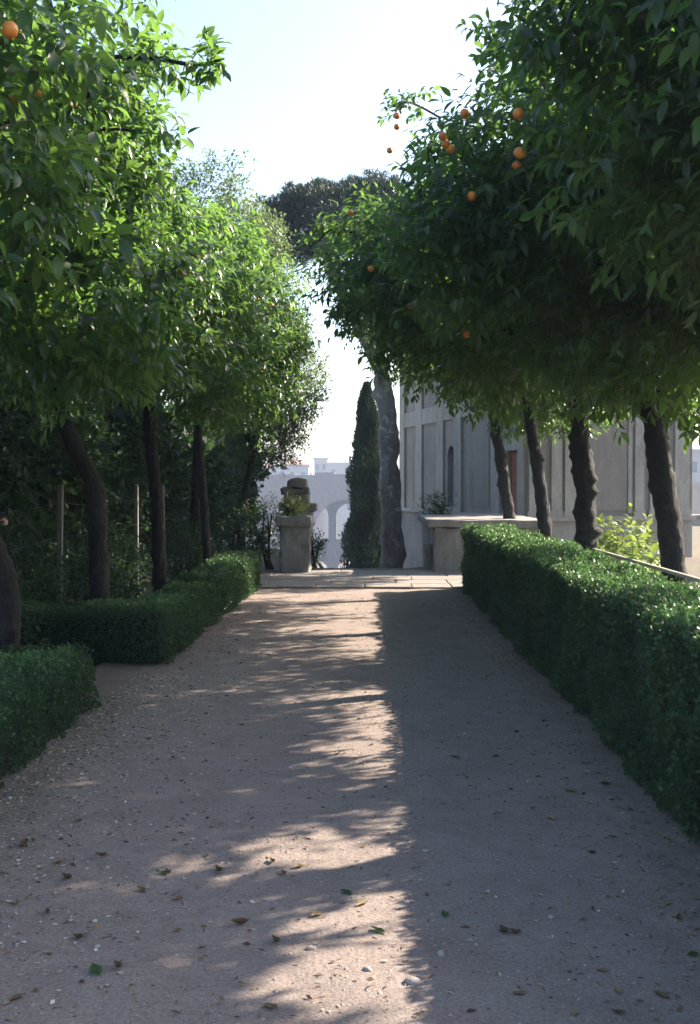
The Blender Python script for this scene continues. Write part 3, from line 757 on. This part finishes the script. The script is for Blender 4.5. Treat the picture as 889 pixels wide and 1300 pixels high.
# ------------------------------------------------------------------ other trees and shrubs
def leafy(name, label, cat, base, ells, n, seed, mat, L, per=7, tmpl=T_QUAD, trunk=None, r_trunk=.08, wr=.45, group=None, shoot=.2, depth=.45, inner=.18, part='crown', lump=.25, limbs=5):
    rng = np.random.default_rng(seed)
    base = Vector(base)
    t = empty(name, base, label, cat, group)
    if trunk:
        trunk = [Vector(p) for p in trunk]
        link('trunk', tube(trunk, [r_trunk * (1.15 - .4 * i / (len(trunk) - 1)) for i in range(len(trunk))], M['bark'], 'trunk', 10, 20, .08, 4, seed), t)
        grow_limbs(t, trunk[-1], ells, rng, limbs, r_trunk * .6, sub=1)
    else:
        for k in range(4):
            c, r = ells[k % len(ells)]
            tip = Vector(c) + Vector((rng.normal() * r[0] * .35, rng.normal() * r[1] * .35, r[2] * .5))
            link('stem', tube([base + Vector((rng.normal() * .08, rng.normal() * .08, -.05)), base.lerp(tip, .5) + Vector((rng.normal() * .08, rng.normal() * .08, 0)), tip], [.03, .022, .008], M['bark'], 'stem', 6, 8, .1), t)
    p, o = crown_points(ells, n, rng, depth=depth, inner=inner, lump=lump)
    gz = ground_z(p[:, 0], p[:, 1]); keep = p[:, 2] > gz + .03; p, o = p[keep], o[keep]
    pos, tt, nu = shoot_leaves(p, o, rng, per=per, shoot=shoot, droop=.2)
    N = len(pos); tint = np.clip(np.repeat(rng.random(len(p)), per) * .6 + rng.random(N) * .4, 0, 1)
    Ls = L * rng.uniform(.7, 1.25, N)
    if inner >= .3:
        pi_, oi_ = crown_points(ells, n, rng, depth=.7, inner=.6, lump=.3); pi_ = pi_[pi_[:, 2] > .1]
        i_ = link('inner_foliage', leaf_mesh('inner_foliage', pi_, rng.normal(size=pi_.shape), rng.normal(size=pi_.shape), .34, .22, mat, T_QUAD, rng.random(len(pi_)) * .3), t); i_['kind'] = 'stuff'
    c_ = link(part, leaf_mesh(part, pos, tt, nu, Ls, Ls * wr, mat, tmpl, tint), t); c_['kind'] = 'stuff'
    return t

leafy('laurel_tree', 'tall pale green small-leaved tree standing behind the low-hedge row of orange trees', 'tree', (-3.3, 20.6, -.04),
      [E((-3.2, 20.6, 5.2), (1.6, 1.5, 1.9)), E((-3.0, 20.6, 6.7), (.9, .9, 1.0)), E((-2.2, 20.5, 4.6), (1.0, 1.0, 1.4)), E((-2.45, 20.6, 6.0), (.85, .9, 1.0))], 6500, 41, M['laurel_leaf'], .085, 7, T_QUAD,
      [(-3.3, 20.6, -.1), (-3.25, 20.6, 1.5), (-3.2, 20.6, 3.2)], .1, shoot=.28)
leafy('laurel_tree', 'small pale green tree with twin dark stems beside the planted gate pier', 'tree', (-2.5, 21.5, -.04),
      [E((-1.85, 22.0, 3.5), (.95, 1.0, 1.25)), E((-1.9, 22.0, 4.5), (.6, .7, .65)), E((-2.1, 21.8, 2.6), (.85, .9, .75))], 3600, 42, M['laurel_leaf'], .08, 7, T_QUAD,
      [(-2.55, 21.5, -.1), (-2.5, 21.5, 1.0), (-2.3, 21.7, 2.2)], .085, shoot=.25)

# dark evergreen shrubs closing the left side
shr_words = ['tall dark evergreen shrub behind the knotted leaning orange trunk', 'tall dark evergreen shrub behind the sinuous orange trunk',
             'broad dark evergreen shrub behind the fence past the sinuous orange trunk', 'broad dark evergreen shrub behind the straight orange trunk',
             'dense evergreen shrub filling the gap behind the slender forked orange trunk', 'dark evergreen shrub below the tall pale green tree', 'evergreen shrub behind the twin-stemmed small tree']
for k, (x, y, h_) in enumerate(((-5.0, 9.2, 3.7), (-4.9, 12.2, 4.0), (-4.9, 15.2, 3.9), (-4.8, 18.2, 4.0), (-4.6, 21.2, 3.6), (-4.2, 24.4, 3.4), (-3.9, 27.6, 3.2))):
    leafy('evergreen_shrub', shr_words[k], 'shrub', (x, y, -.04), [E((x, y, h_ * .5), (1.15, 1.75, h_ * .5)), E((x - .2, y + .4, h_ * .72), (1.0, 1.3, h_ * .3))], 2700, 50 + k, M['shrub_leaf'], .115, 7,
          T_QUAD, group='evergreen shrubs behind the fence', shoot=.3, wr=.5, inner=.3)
low_words = ['low bluish shrub between the low rounded hedge block and the fence', 'low bluish shrub at the foot of a concrete post beside the sinuous trunk', 'low pale-leaved shrub behind the sinuous trunk',
             'low bushy shrub between the fence posts', 'low green shrub beside the slender forked trunk', 'leafy shrub with arching stems at the end of the low hedge']
for k, (x, y, rx, h_) in enumerate(((-3.45, 9.0, .6, .95), (-3.7, 11.0, .7, 1.2), (-3.35, 12.6, .55, .85), (-3.5, 14.6, .6, 1.0), (-3.1, 18.2, .6, 1.0), (-2.5, 20.2, .6, 1.35))):
    leafy('garden_shrub', low_words[k], 'shrub', (x, y, -.04), [E((x, y, h_ * .45), (rx, rx * 1.4, h_ * .55))], 620, 70 + k, M['shrub_leaf'], .065, 7, T_QUAD, group='low shrubs along the fence', shoot=.16, wr=.5, part='foliage')
leafy('creeper_bush', 'sunlit yellow-green creeper tumbling behind the high hedge', 'shrub', (2.95, 12.6, -.04),
      [E((2.95, 12.2, .55), (.3, 1.0, .42)), E((3.2, 13.6, .62), (.35, .9, .5)), E((2.75, 11.2, .5), (.22, .7, .42))], 420, 90, M['creeper_leaf'], .10, 6, T_MID, wr=.75, shoot=.2, part='foliage', depth=.6)
leafy('creeper_bush', 'small sunlit creeper under the thick smooth orange trunk', 'shrub', (2.75, 8.6, -.04), [E((2.75, 8.6, .5), (.2, .5, .42))], 130, 91, M['creeper_leaf'], .09, 6, T_MID, wr=.75, shoot=.2, part='foliage', depth=.6)
leafy('cap_plant', 'tuft of wild plants growing on the gate pier cap', 'plant', (-1.36, 20.2, 1.02), [E((-1.36, 20.2, 1.14), (.30, .3, .22))], 130, 92, M['creeper_leaf'], .06, 6, T_QUAD, wr=.4, shoot=.16, part='foliage', depth=.8)
leafy('cap_plant', 'small dark plant growing on the parapet slab against the pavilion', 'plant', (1.45, 23.6, .96), [E((1.45, 23.6, 1.1), (.32, .35, .22))], 150, 93, M['shrub_leaf'], .08, 6, T_QUAD, wr=.3, shoot=.2, part='foliage', depth=.8)
leafy('wall_plant', 'green plant sprouting from the inner side of the gate pier', 'plant', (-1.02, 20.3, .1), [E((-1.0, 20.3, .42), (.12, .2, .3))], 90, 94, M['shrub_leaf'], .06, 6, T_QUAD, wr=.5, shoot=.12, part='foliage', depth=.8)
fb = leafy('flowering_shrub', 'yellow-flowered shrub beside the gate pier', 'shrub', (-1.95, 20.6, -.04), [E((-1.95, 20.6, .75), (.36, .4, .62))], 330, 95, M['creeper_leaf'], .06, 6, T_QUAD, wr=.45, shoot=.18, part='foliage')
FL = uv_sphere('flower', .028, M['flower_y'], 8, 5)
for k in range(26):
    ob = bpy.data.objects.new('flower', FL); col.objects.link(ob); ob.parent = fb
    a = random.uniform(0, 6.28); ob.location = (.33 * math.cos(a), .36 * math.sin(a), random.uniform(.55, 1.42)); ob.scale = (1, 1, .55)
rb = leafy('rose_bush', 'leggy rose bush with pale pink blooms behind the fence', 'shrub', (-3.75, 10.0, -.04), [E((-3.75, 10.0, 1.1), (.5, .6, .75))], 330, 96, M['shrub_leaf'], .06, 6, T_QUAD, wr=.55, shoot=.25, part='foliage', depth=.8)
M['rose'] = plain('pink_petal', (.75, .42, .36), .6)
RO = uv_sphere('bloom', .04, M['rose'], 8, 6)
for k in range(7):
    ob = bpy.data.objects.new('bloom', RO); col.objects.link(ob); ob.parent = rb
    ob.location = (random.uniform(-.3, .35), random.uniform(.1, .6), random.uniform(1.1, 1.75))

# umbrella pine beyond the steps
PYd = 29.0
pine = empty('umbrella_pine', (P(497, 700, PYd).x, PYd, -3.2), 'tall umbrella pine with flaky leaning trunk and dark flat crown', 'tree')
ptr = [P(499, 860, PYd)] + TP(PYd, (498, 760), (498, 690), (495, 600), (491, 520), (481, 465), (462, 425), (444, 393), (425, 350), (412, 320))
link('trunk', tube(ptr, [.36, .30, .29, .27, .24, .2, .17, .15, .14, .12], M['pine_bark'], 'trunk', 16, 60, .16, 12, 5, 3), pine)
pel = [E(P(425, 285, PYd), (1.9, 2.0, .85)), E(P(365, 292, PYd), (1.15, 1.1, .9)), E(P(470, 270, PYd), (1.4, 1.5, .9)), E(P(400, 262, PYd), (1.1, 1.2, .55))]
grow_limbs(pine, Vector(ptr[-1]), pel, np.random.default_rng(4), 6, .09, M['pine_bark'], 2)
rng = np.random.default_rng(77)
p, o = crown_points(pel, 6500, rng, depth=.55, inner=.25, lump=.2)
per = 12
t_ = nrm(o[:, None] * .5 + np.array([0, 0, .7]) + rng.normal(size=(len(p), per, 3)) * .75).reshape(-1, 3)
pos = np.repeat(p, per, axis=0) + rng.normal(size=(len(p) * per, 3)) * .03
o_ = link('crown', leaf_mesh('crown', pos, t_, rng.normal(size=pos.shape), .15, .022, M['pine_needle'], T_QUAD, np.repeat(rng.random(len(p)), per)), pine); o_['kind'] = 'stuff'
# cypress
CYd = 37.0
cb = P(466, 700, CYd); zb_ = -6.8; zt_ = P(466, 489, CYd).z
cyp = empty('cypress', (cb.x, CYd, zb_), 'slim dark cypress rising from below the steps', 'tree')
link('trunk', tube([(cb.x, CYd, zb_ - .1), (cb.x, CYd, 0), (cb.x, CYd, zt_ - .6)], [.2, .14, .02], M['bark'], 'trunk', 8, 14), cyp)
def cyp_r(u): return (.75 * np.minimum(1, (u + .03) * 7) * (1 - u ** 3.4) ** .8 + .02)
nv, ns = 40, 14; V = []
for i in range(nv + 1):
    for k in range(ns):
        th = 6.2832 * k / ns; u = i / nv * .97; r = float(cyp_r(u)) * (.70 + .16 * noise.noise(Vector((math.cos(th) * 2, math.sin(th) * 2, u * 14))))
        V.append((cb.x + r * math.cos(th), CYd + r * math.sin(th), zb_ + .5 + u * (zt_ - zb_ - .5)))
Fq = [(i * ns + k, i * ns + (k + 1) % ns, (i + 1) * ns + (k + 1) % ns, (i + 1) * ns + k) for i in range(nv) for k in range(ns)]
link('opaque_core', mesh_np('opaque_core', np.array(V), [np.array(Fq)], M['core'], smooth=True), cyp)  # solid dark core added inside to keep the crown opaque
n = 30000; u = rng.random(n) ** .9; th = rng.random(n) * 6.2832
lum = np.array([noise.noise(Vector((math.cos(a) * 1.6, math.sin(a) * 1.6, b_ * 13))) for a, b_ in zip(th, u)])
r = cyp_r(u) * (.86 + .65 * lum + rng.normal(size=n) * .10)
pos = np.stack([cb.x + r * np.cos(th), CYd + r * np.sin(th), zb_ + .5 + u * (zt_ - zb_ - .5)], 1)
t_ = np.stack([np.cos(th) * .4, np.sin(th) * .4, np.full(n, 1.0)], 1) + rng.normal(size=(n, 3)) * .3
o_ = link('crown', leaf_mesh('crown', pos, t_, rng.normal(size=(n, 3)), .16, .05, M['cypress_scale'], T_QUAD, np.clip(.5 + lum + rng.normal(size=n) * .2, 0, 1)), cyp); o_['kind'] = 'stuff'

# ------------------------------------------------------------------ hedges
def hedge(label, boxes, seed, dens=7000, L=.024, top_wob=.03, rr=.09):
    """boxes: x0,x1,y0,y1,z1 butted into one clipped hedge"""
    rng = np.random.default_rng(seed)
    b0 = boxes[0]
    h = empty('hedge', ((b0[0] + b0[1]) / 2, (b0[2] + b0[3]) / 2, -.03), label, 'hedge')
    P_, O_ = [], []
    mb = MB()
    for (x0, x1, y0, y1, z1) in boxes:
        i_ = .05 + rr * .35 if rr > .08 else .035
        mb.cube(x0 + i_, x1 - i_, y0 + i_, y1 - i_, -.03, z1 - i_)  # solid dark core added inside the leaves to block light
        for ax_, (a0, a1), (b0_, b1), fix, nr_ in (('z', (x0, x1), (y0, y1), z1, (0, 0, 1)), ('x', (y0, y1), (.0, z1), x0, (-1, 0, 0)), ('x', (y0, y1), (.0, z1), x1, (1, 0, 0)), ('y', (x0, x1), (.0, z1), y0, (0, -1, 0)), ('y', (x0, x1), (.0, z1), y1, (0, 1, 0))):
            ar = (a1 - a0) * (b1 - b0_); n = int(ar * dens)
            if ax_ == 'x' and fix == (x1 if x0 > 0 else x0): n //= 4          # the face turned away from the path is thinner
            a = a0 + rng.random(n) * (a1 - a0); b_ = b0_ + rng.random(n) * (b1 - b0_); f = np.full(n, fix)
            p = {'z': np.stack([a, b_, f], 1), 'x': np.stack([f, a, b_], 1), 'y': np.stack([a, f, b_], 1)}[ax_]
            P_.append(p); O_.append(np.tile(np.array(nr_, float), (n, 1)))
    p = np.concatenate(P_); o = np.concatenate(O_)
    # drop leaves buried in a neighbouring box
    keep = np.ones(len(p), bool)
    for (x0, x1, y0, y1, z1) in boxes:
        keep &= ~((p[:, 0] > x0 + .04) & (p[:, 0] < x1 - .04) & (p[:, 1] > y0 + .04) & (p[:, 1] < y1 - .04) & (p[:, 2] < z1 - .04))
    p, o = p[keep], o[keep]
    # clipped but uneven: round the arrises and swell the faces
    wob = np.array([noise.noise(Vector(v) * 1.4 + Vector((seed, 0, 0))) * .55 + noise.noise(Vector(v) * 3.2 + Vector((seed, 0, 0))) * .5 + noise.noise(Vector(v) * 6.5) * .45 + noise.noise(Vector(v) * 17) * .3 for v in p])
    p = p + o * (wob * top_wob * 1.4)[:, None] - o * (rng.random(len(p)) ** 2 * .07)[:, None] + o * ((rng.random(len(p)) < .03) * rng.random(len(p)) * .05)[:, None]
    cen = np.zeros_like(p); edge = np.zeros(len(p))
    for (x0, x1, y0, y1, z1) in boxes:
        ins = (p[:, 0] > x0 - .2) & (p[:, 0] < x1 + .2) & (p[:, 1] > y0 - .2) & (p[:, 1] < y1 + .2)
        ex = np.minimum(np.minimum(np.abs(p[:, 0] - x0), np.abs(p[:, 0] - x1)), np.minimum(np.abs(p[:, 1] - y0), np.abs(p[:, 1] - y1))); ez = np.abs(p[:, 2] - z1)
        e = np.where(o[:, 2] > .5, ex, ez) if True else 0
        pull = np.where(e < rr, (rr - np.sqrt(np.maximum(rr * rr - (rr - e) ** 2, 0))), 0)
        edge = np.where(ins, np.maximum(edge, pull), edge)
    p = p - o * edge[:, None] * .8
    p[:, 2] = np.maximum(p[:, 2], .02)
    n = len(p)
    t = nrm(o * .7 + rng.normal(size=(n, 3)) * .75 + np.array([0, 0, .3]))
    nu = o * .6 + np.array([0, 0, .6]) + rng.normal(size=(n, 3)) * .6
    tint = np.clip(.30 + .46 * (o[:, 2] > .5) + wob * .45 + rng.normal(size=n) * .22, 0, 1)  # sunlight and young growth painted into the tops, shade into the sides
    Ls = L * rng.uniform(.55, 1.45, n)
    mb.build('opaque_core', M['core'], h)
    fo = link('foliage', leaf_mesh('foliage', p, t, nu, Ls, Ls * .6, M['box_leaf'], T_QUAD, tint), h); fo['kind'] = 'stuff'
    return h
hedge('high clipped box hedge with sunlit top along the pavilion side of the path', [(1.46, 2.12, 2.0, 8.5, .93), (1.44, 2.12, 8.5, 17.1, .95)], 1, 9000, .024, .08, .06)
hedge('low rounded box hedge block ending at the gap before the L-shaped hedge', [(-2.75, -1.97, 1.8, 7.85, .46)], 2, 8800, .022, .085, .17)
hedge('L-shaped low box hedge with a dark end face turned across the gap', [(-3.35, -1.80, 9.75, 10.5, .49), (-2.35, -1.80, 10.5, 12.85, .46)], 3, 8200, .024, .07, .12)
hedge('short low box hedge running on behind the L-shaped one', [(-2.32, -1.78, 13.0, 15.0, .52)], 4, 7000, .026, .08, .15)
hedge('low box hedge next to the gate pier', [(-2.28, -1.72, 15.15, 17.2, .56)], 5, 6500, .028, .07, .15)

# ------------------------------------------------------------------ fence posts, rail
fen = empty('post_and_wire_fence', (-3.3, 12, -.03), 'sagging wire fence on grey concrete posts behind the low hedges', 'fence')
fx = -3.3; tops = []
for k, px in enumerate((None, 72, 172, 207, 246)):
    Y = 7.6 if px is None else -fx * F_PX / (470 - px)
    MB().prism([(fx - .028, Y - .028, -.1), (fx + .028, Y - .028, -.1), (fx + .028, Y + .028, -.1), (fx - .028, Y + .028, -.1)], (random.uniform(-.03, .03), 0, 1.70)).build('post', M['concrete'], fen, bevel=.01)
    tops.append(Y)
for z in (.35, .7, 1.05, 1.4):
    pts = []
    for a_, b_ in zip(tops, tops[1:]):
        for s in range(4): pts.append(Vector((fx + .032, a_ + (b_ - a_) * s / 4, z - .05 * math.sin(math.pi * s / 4))))
    pts.append(Vector((fx + .032, tops[-1], z)))
    link('wire', tube(pts, [.002] * len(pts), M['wire'], 'wire', 5, 40, 0), fen)
rf = empty('rail_fence', (2.2, 10, -.03), 'thin pale wooden rail on posts just behind the high hedge', 'fence')
MB().cube(2.19, 2.225, 5.2, 10.9, .945, .972).build('rail', M['rail'], rf, bevel=.006)
for y in (5.4, 7.6, 9.8): MB().cube(2.19, 2.235, y, y + .05, -.1, .943).build('post', M['rail'], rf)

# ------------------------------------------------------------------ what lies on the path
def path_z(x, y): return .020 * noise.noise(Vector((x * .8, y * .8, 3))) + .009 * noise.noise(Vector((x * 3.2, y * 3.2, 8))) + .004 * noise.noise(Vector((x * 9, y * 9, 1)))
def curled_leaf(name, curl, tint, mat, fold=.25, wd=.42):
    V = []; Fq = []; n = 7
    for i in range(n + 1):
        u = i / n; hw = wd * math.sin(math.pi * min(u * 1.02, 1)) ** .7 * (1 - .25 * u) * .5 + .008
        for k, s in enumerate((-1, -.5, 0, .5, 1)):
            V.append((u - .5, hw * s, fold * (s * s) * hw + curl * (u - .5) ** 2 * 1.2 + .02 + .03 * math.sin(u * 9 + s * 2)))
    for i in range(n):
        for k in range(4): Fq.append((i * 5 + k, (i + 1) * 5 + k, (i + 1) * 5 + k + 1, i * 5 + k + 1))
    return mesh_np(name, np.array(V), [np.array(Fq)], mat, tint=np.full(len(V), tint), smooth=True)
BROWN = [curled_leaf('fallen_leaf', c_, t_, M['dry_leaf'], f_) for c_, t_, f_ in ((.5, .15, .9), (.2, .5, .5), (.7, .35, 1.2))]
GREEN = [curled_leaf('fallen_leaf', c_, t_, M['orange_leaf'], f_, .5) for c_, t_, f_ in ((.15, .55, .4), (.3, .85, .6))]
YELLOW = [curled_leaf('fallen_leaf', c_, t_, M['dry_leaf'], f_, .45) for c_, t_, f_ in ((.3, .95, .6), (.15, 1.0, .4))]
def drop(meshes, x, y, L, label, group):
    L *= .88
    label = label.replace('lying on the earth path', 'among the chaff along the low hedges' if x < -1.15 else 'in the shade at the foot of the high hedge' if x > .75 else 'in the hedge shadow on the path' if x > .22 else 'on the dappled middle of the path' if y > 5.5 else 'on the bare earth abreast of the low rounded hedge')
    o = bpy.data.objects.new('fallen_leaf', random.choice(meshes)); col.objects.link(o)
    o.location = (x, y, path_z(x, y) + .002); o.rotation_euler = (random.uniform(-.15, .15), random.uniform(-.15, .15), random.uniform(0, 6.28)); o.scale = (L, L, L)
    return tag(o, label, 'leaf', group)
g_px = [(122, 1235), (207, 1107), (683, 988), (880, 1212), (440, 1130), (565, 1160), (480, 1182), (630, 960), (578, 962)]
for px, py in g_px:
    q_ = G(px, py); drop(GREEN, q_.x, q_.y, random.uniform(.055, .085) if px != 122 else .09, 'fresh green leaf lying on the earth path', 'green leaves fallen on the path')
y_px = [(402, 1160), (460, 1145), (20, 1145), (430, 958), (785, 1258), (690, 910), (380, 1100), (848, 1146), (730, 1320), (700, 1040)]
for px, py in y_px:
    q_ = G(px, min(py, 1290)); drop(YELLOW, q_.x, q_.y, random.uniform(.05, .08), 'yellowed dry leaf lying on the earth path', 'yellow leaves fallen on the path')
b_px = [(345, 1093), (262, 1086), (725, 1008), (768, 998), (640, 1180), (660, 1263), (785, 1290), (840, 1265), (765, 1232), (85, 1115), (30, 1072), (360, 1108), (277, 1103), (20, 1268), (305, 1172), (345, 1280), (150, 1232), (690, 915), (695, 920),
        (865, 960), (820, 1010), (800, 1030), (655, 1182), (350, 1195), (225, 1180), (100, 1190), (180, 1130), (60, 1160), (130, 1085)]
for px, py in b_px:
    q_ = G(px, py); drop(BROWN, q_.x, q_.y, random.uniform(.05, .085), 'curled brown dry leaf lying on the earth path', 'brown leaves fallen on the path')
for k in range(46):
    y_ = 3.2 + 13 * random.random() ** 1.4; x_ = random.choice((random.gauss(-1.3, .4), random.gauss(1.15, .22), random.uniform(-1.7, 1.3)))
    if -1.9 < x_ < 1.4: drop(BROWN, x_, y_, random.uniform(.035, .07), 'curled brown dry leaf lying on the earth path', 'brown leaves fallen on the path')
# pale petals and chaff, thickest along the low hedge
rng = np.random.default_rng(5)
n1_, n2_ = 4600, 900
x = np.concatenate([-1.95 + np.abs(rng.normal(size=n1_)) * .42, rng.uniform(-1.9, 1.4, n2_)])
y = np.concatenate([3.0 + 6.2 * rng.random(n1_), 2.8 + 12 * rng.random(n2_) ** 1.5])
ok = (x > -2.0) & (x < 1.42); x, y = x[ok], y[ok]; n = len(x)
z = np.array([path_z(a, b_) for a, b_ in zip(x, y)]) + .004
a = rng.random(n) * 6.28; t = np.stack([np.cos(a), np.sin(a), rng.normal(size=n) * .15], 1)
Ls = rng.uniform(.009, .030, n)
lit = link('leaf_litter', leaf_mesh('leaf_litter', np.stack([x, y, z], 1), t, np.array([0, 0, 1.0]) + rng.normal(size=(n, 3)) * .3, Ls, Ls * rng.uniform(.3, .7, n), M['petal'], T_QUAD, rng.random(n) ** 1.3))
tag(lit, 'pale petals and chaff strewn over the path along the low hedge', 'litter', kind='stuff')
n = 5200
x = np.concatenate([rng.uniform(-1.95, 1.42, n), -1.95 + np.abs(rng.normal(size=1800)) * .35, 1.42 - np.abs(rng.normal(size=1400)) * .22]); y = 2.8 + 13 * rng.random(len(x)) ** 1.25
n = len(x); ok = (x > -2.05); x, y = x[ok], y[ok]; n = len(x)
z = np.array([path_z(a, b_) for a, b_ in zip(x, y)]) + .003
a = rng.random(n) * 6.28; t = np.stack([np.cos(a), np.sin(a), rng.normal(size=n) * .2], 1); Ls = rng.uniform(.012, .045, n) * rng.uniform(.6, 1, n)
lit2 = link('leaf_litter', leaf_mesh('leaf_litter', np.stack([x, y, z], 1), t, np.array([0, 0, 1.0]) + rng.normal(size=(n, 3)) * .5, Ls, Ls * rng.uniform(.12, .5, n), M['dry_leaf'], T_QUAD, rng.random(n)))
tag(lit2, 'brown leaf crumbs and twigs strewn over the earth path', 'litter', kind='stuff')
# grit
n = 4000; x = rng.uniform(-1.95, 1.42, n); y = 2.7 + 9 * rng.random(n) ** 1.6; s = rng.uniform(.003, .010, n) * rng.uniform(.5, 1.1, n)
z = np.array([path_z(a, b_) for a, b_ in zip(x, y)])
oct_v = np.array([[1, 0, 0], [-.8, .5, 0], [-.6, -.8, 0], [.1, 0, .8]]); rot = rng.random(n) * 6.28
vv = np.stack([x[:, None] + s[:, None] * (oct_v[None, :, 0] * np.cos(rot)[:, None] - oct_v[None, :, 1] * np.sin(rot)[:, None]), y[:, None] + s[:, None] * (oct_v[None, :, 0] * np.sin(rot)[:, None] + oct_v[None, :, 1] * np.cos(rot)[:, None]), z[:, None] + s[:, None] * oct_v[None, :, 2]], -1).reshape(-1, 3)
ff = (np.array([[0, 1, 3], [1, 2, 3], [2, 0, 3]])[None] + (np.arange(n) * 4)[:, None, None]).reshape(-1, 3)
gr = link('gravel', mesh_np('gravel', vv, [ff], M['pebble'])); tag(gr, 'fine grit scattered over the earth path', 'gravel', kind='stuff')
# a few stones
ST = []
for k in range(3):
    me = uv_sphere('stone', 1.0, M['pebble'], 10, 7)
    for v in me.vertices: v.co *= 1 + .3 * noise.noise(v.co * 1.4 + Vector((k * 5, 0, 0)))
    ST.append(me)
for k, (px, py, s) in enumerate(((525, 1248, .028), (560, 1211, .02), (540, 1080, .016), (620, 1130, .016), (467, 1232, .018), (395, 1205, .017), (700, 1160, .016), (250, 1010, .016))):
    q_ = G(px, py); o = bpy.data.objects.new('stone', ST[k % 3]); col.objects.link(o); o.location = (q_.x, q_.y, path_z(q_.x, q_.y) + s * .15)
    o.scale = (s, s * .75, s * .5); o.rotation_euler = (0, 0, k * 1.3)
    tag(o, 'small flat stone half sunk in the earth path', 'stone', 'small stones in the path') if k else tag(o, 'larger flat pale stone half sunk in the sunlit strip of path', 'stone')

# ------------------------------------------------------------------ haze over the valley
m = bpy.data.materials.new('haze'); m.use_nodes = True; nt = m.node_tree
nt.nodes.remove(nt.nodes['Principled BSDF'])
pv = node(nt, 'ShaderNodeVolumePrincipled'); pv.inputs['Color'].default_value = (.55, .70, 1.0, 1); pv.inputs['Density'].default_value = .0007; pv.inputs['Anisotropy'].default_value = .25
nt.links.new(pv.outputs[0], nt.nodes['Material Output'].inputs['Volume'])
hz = MB().cube(-1550, 1550, -70, 1560, -24, 14).build('haze', m); tag(hz, 'blue summer haze over the valley', 'haze', kind='stuff')
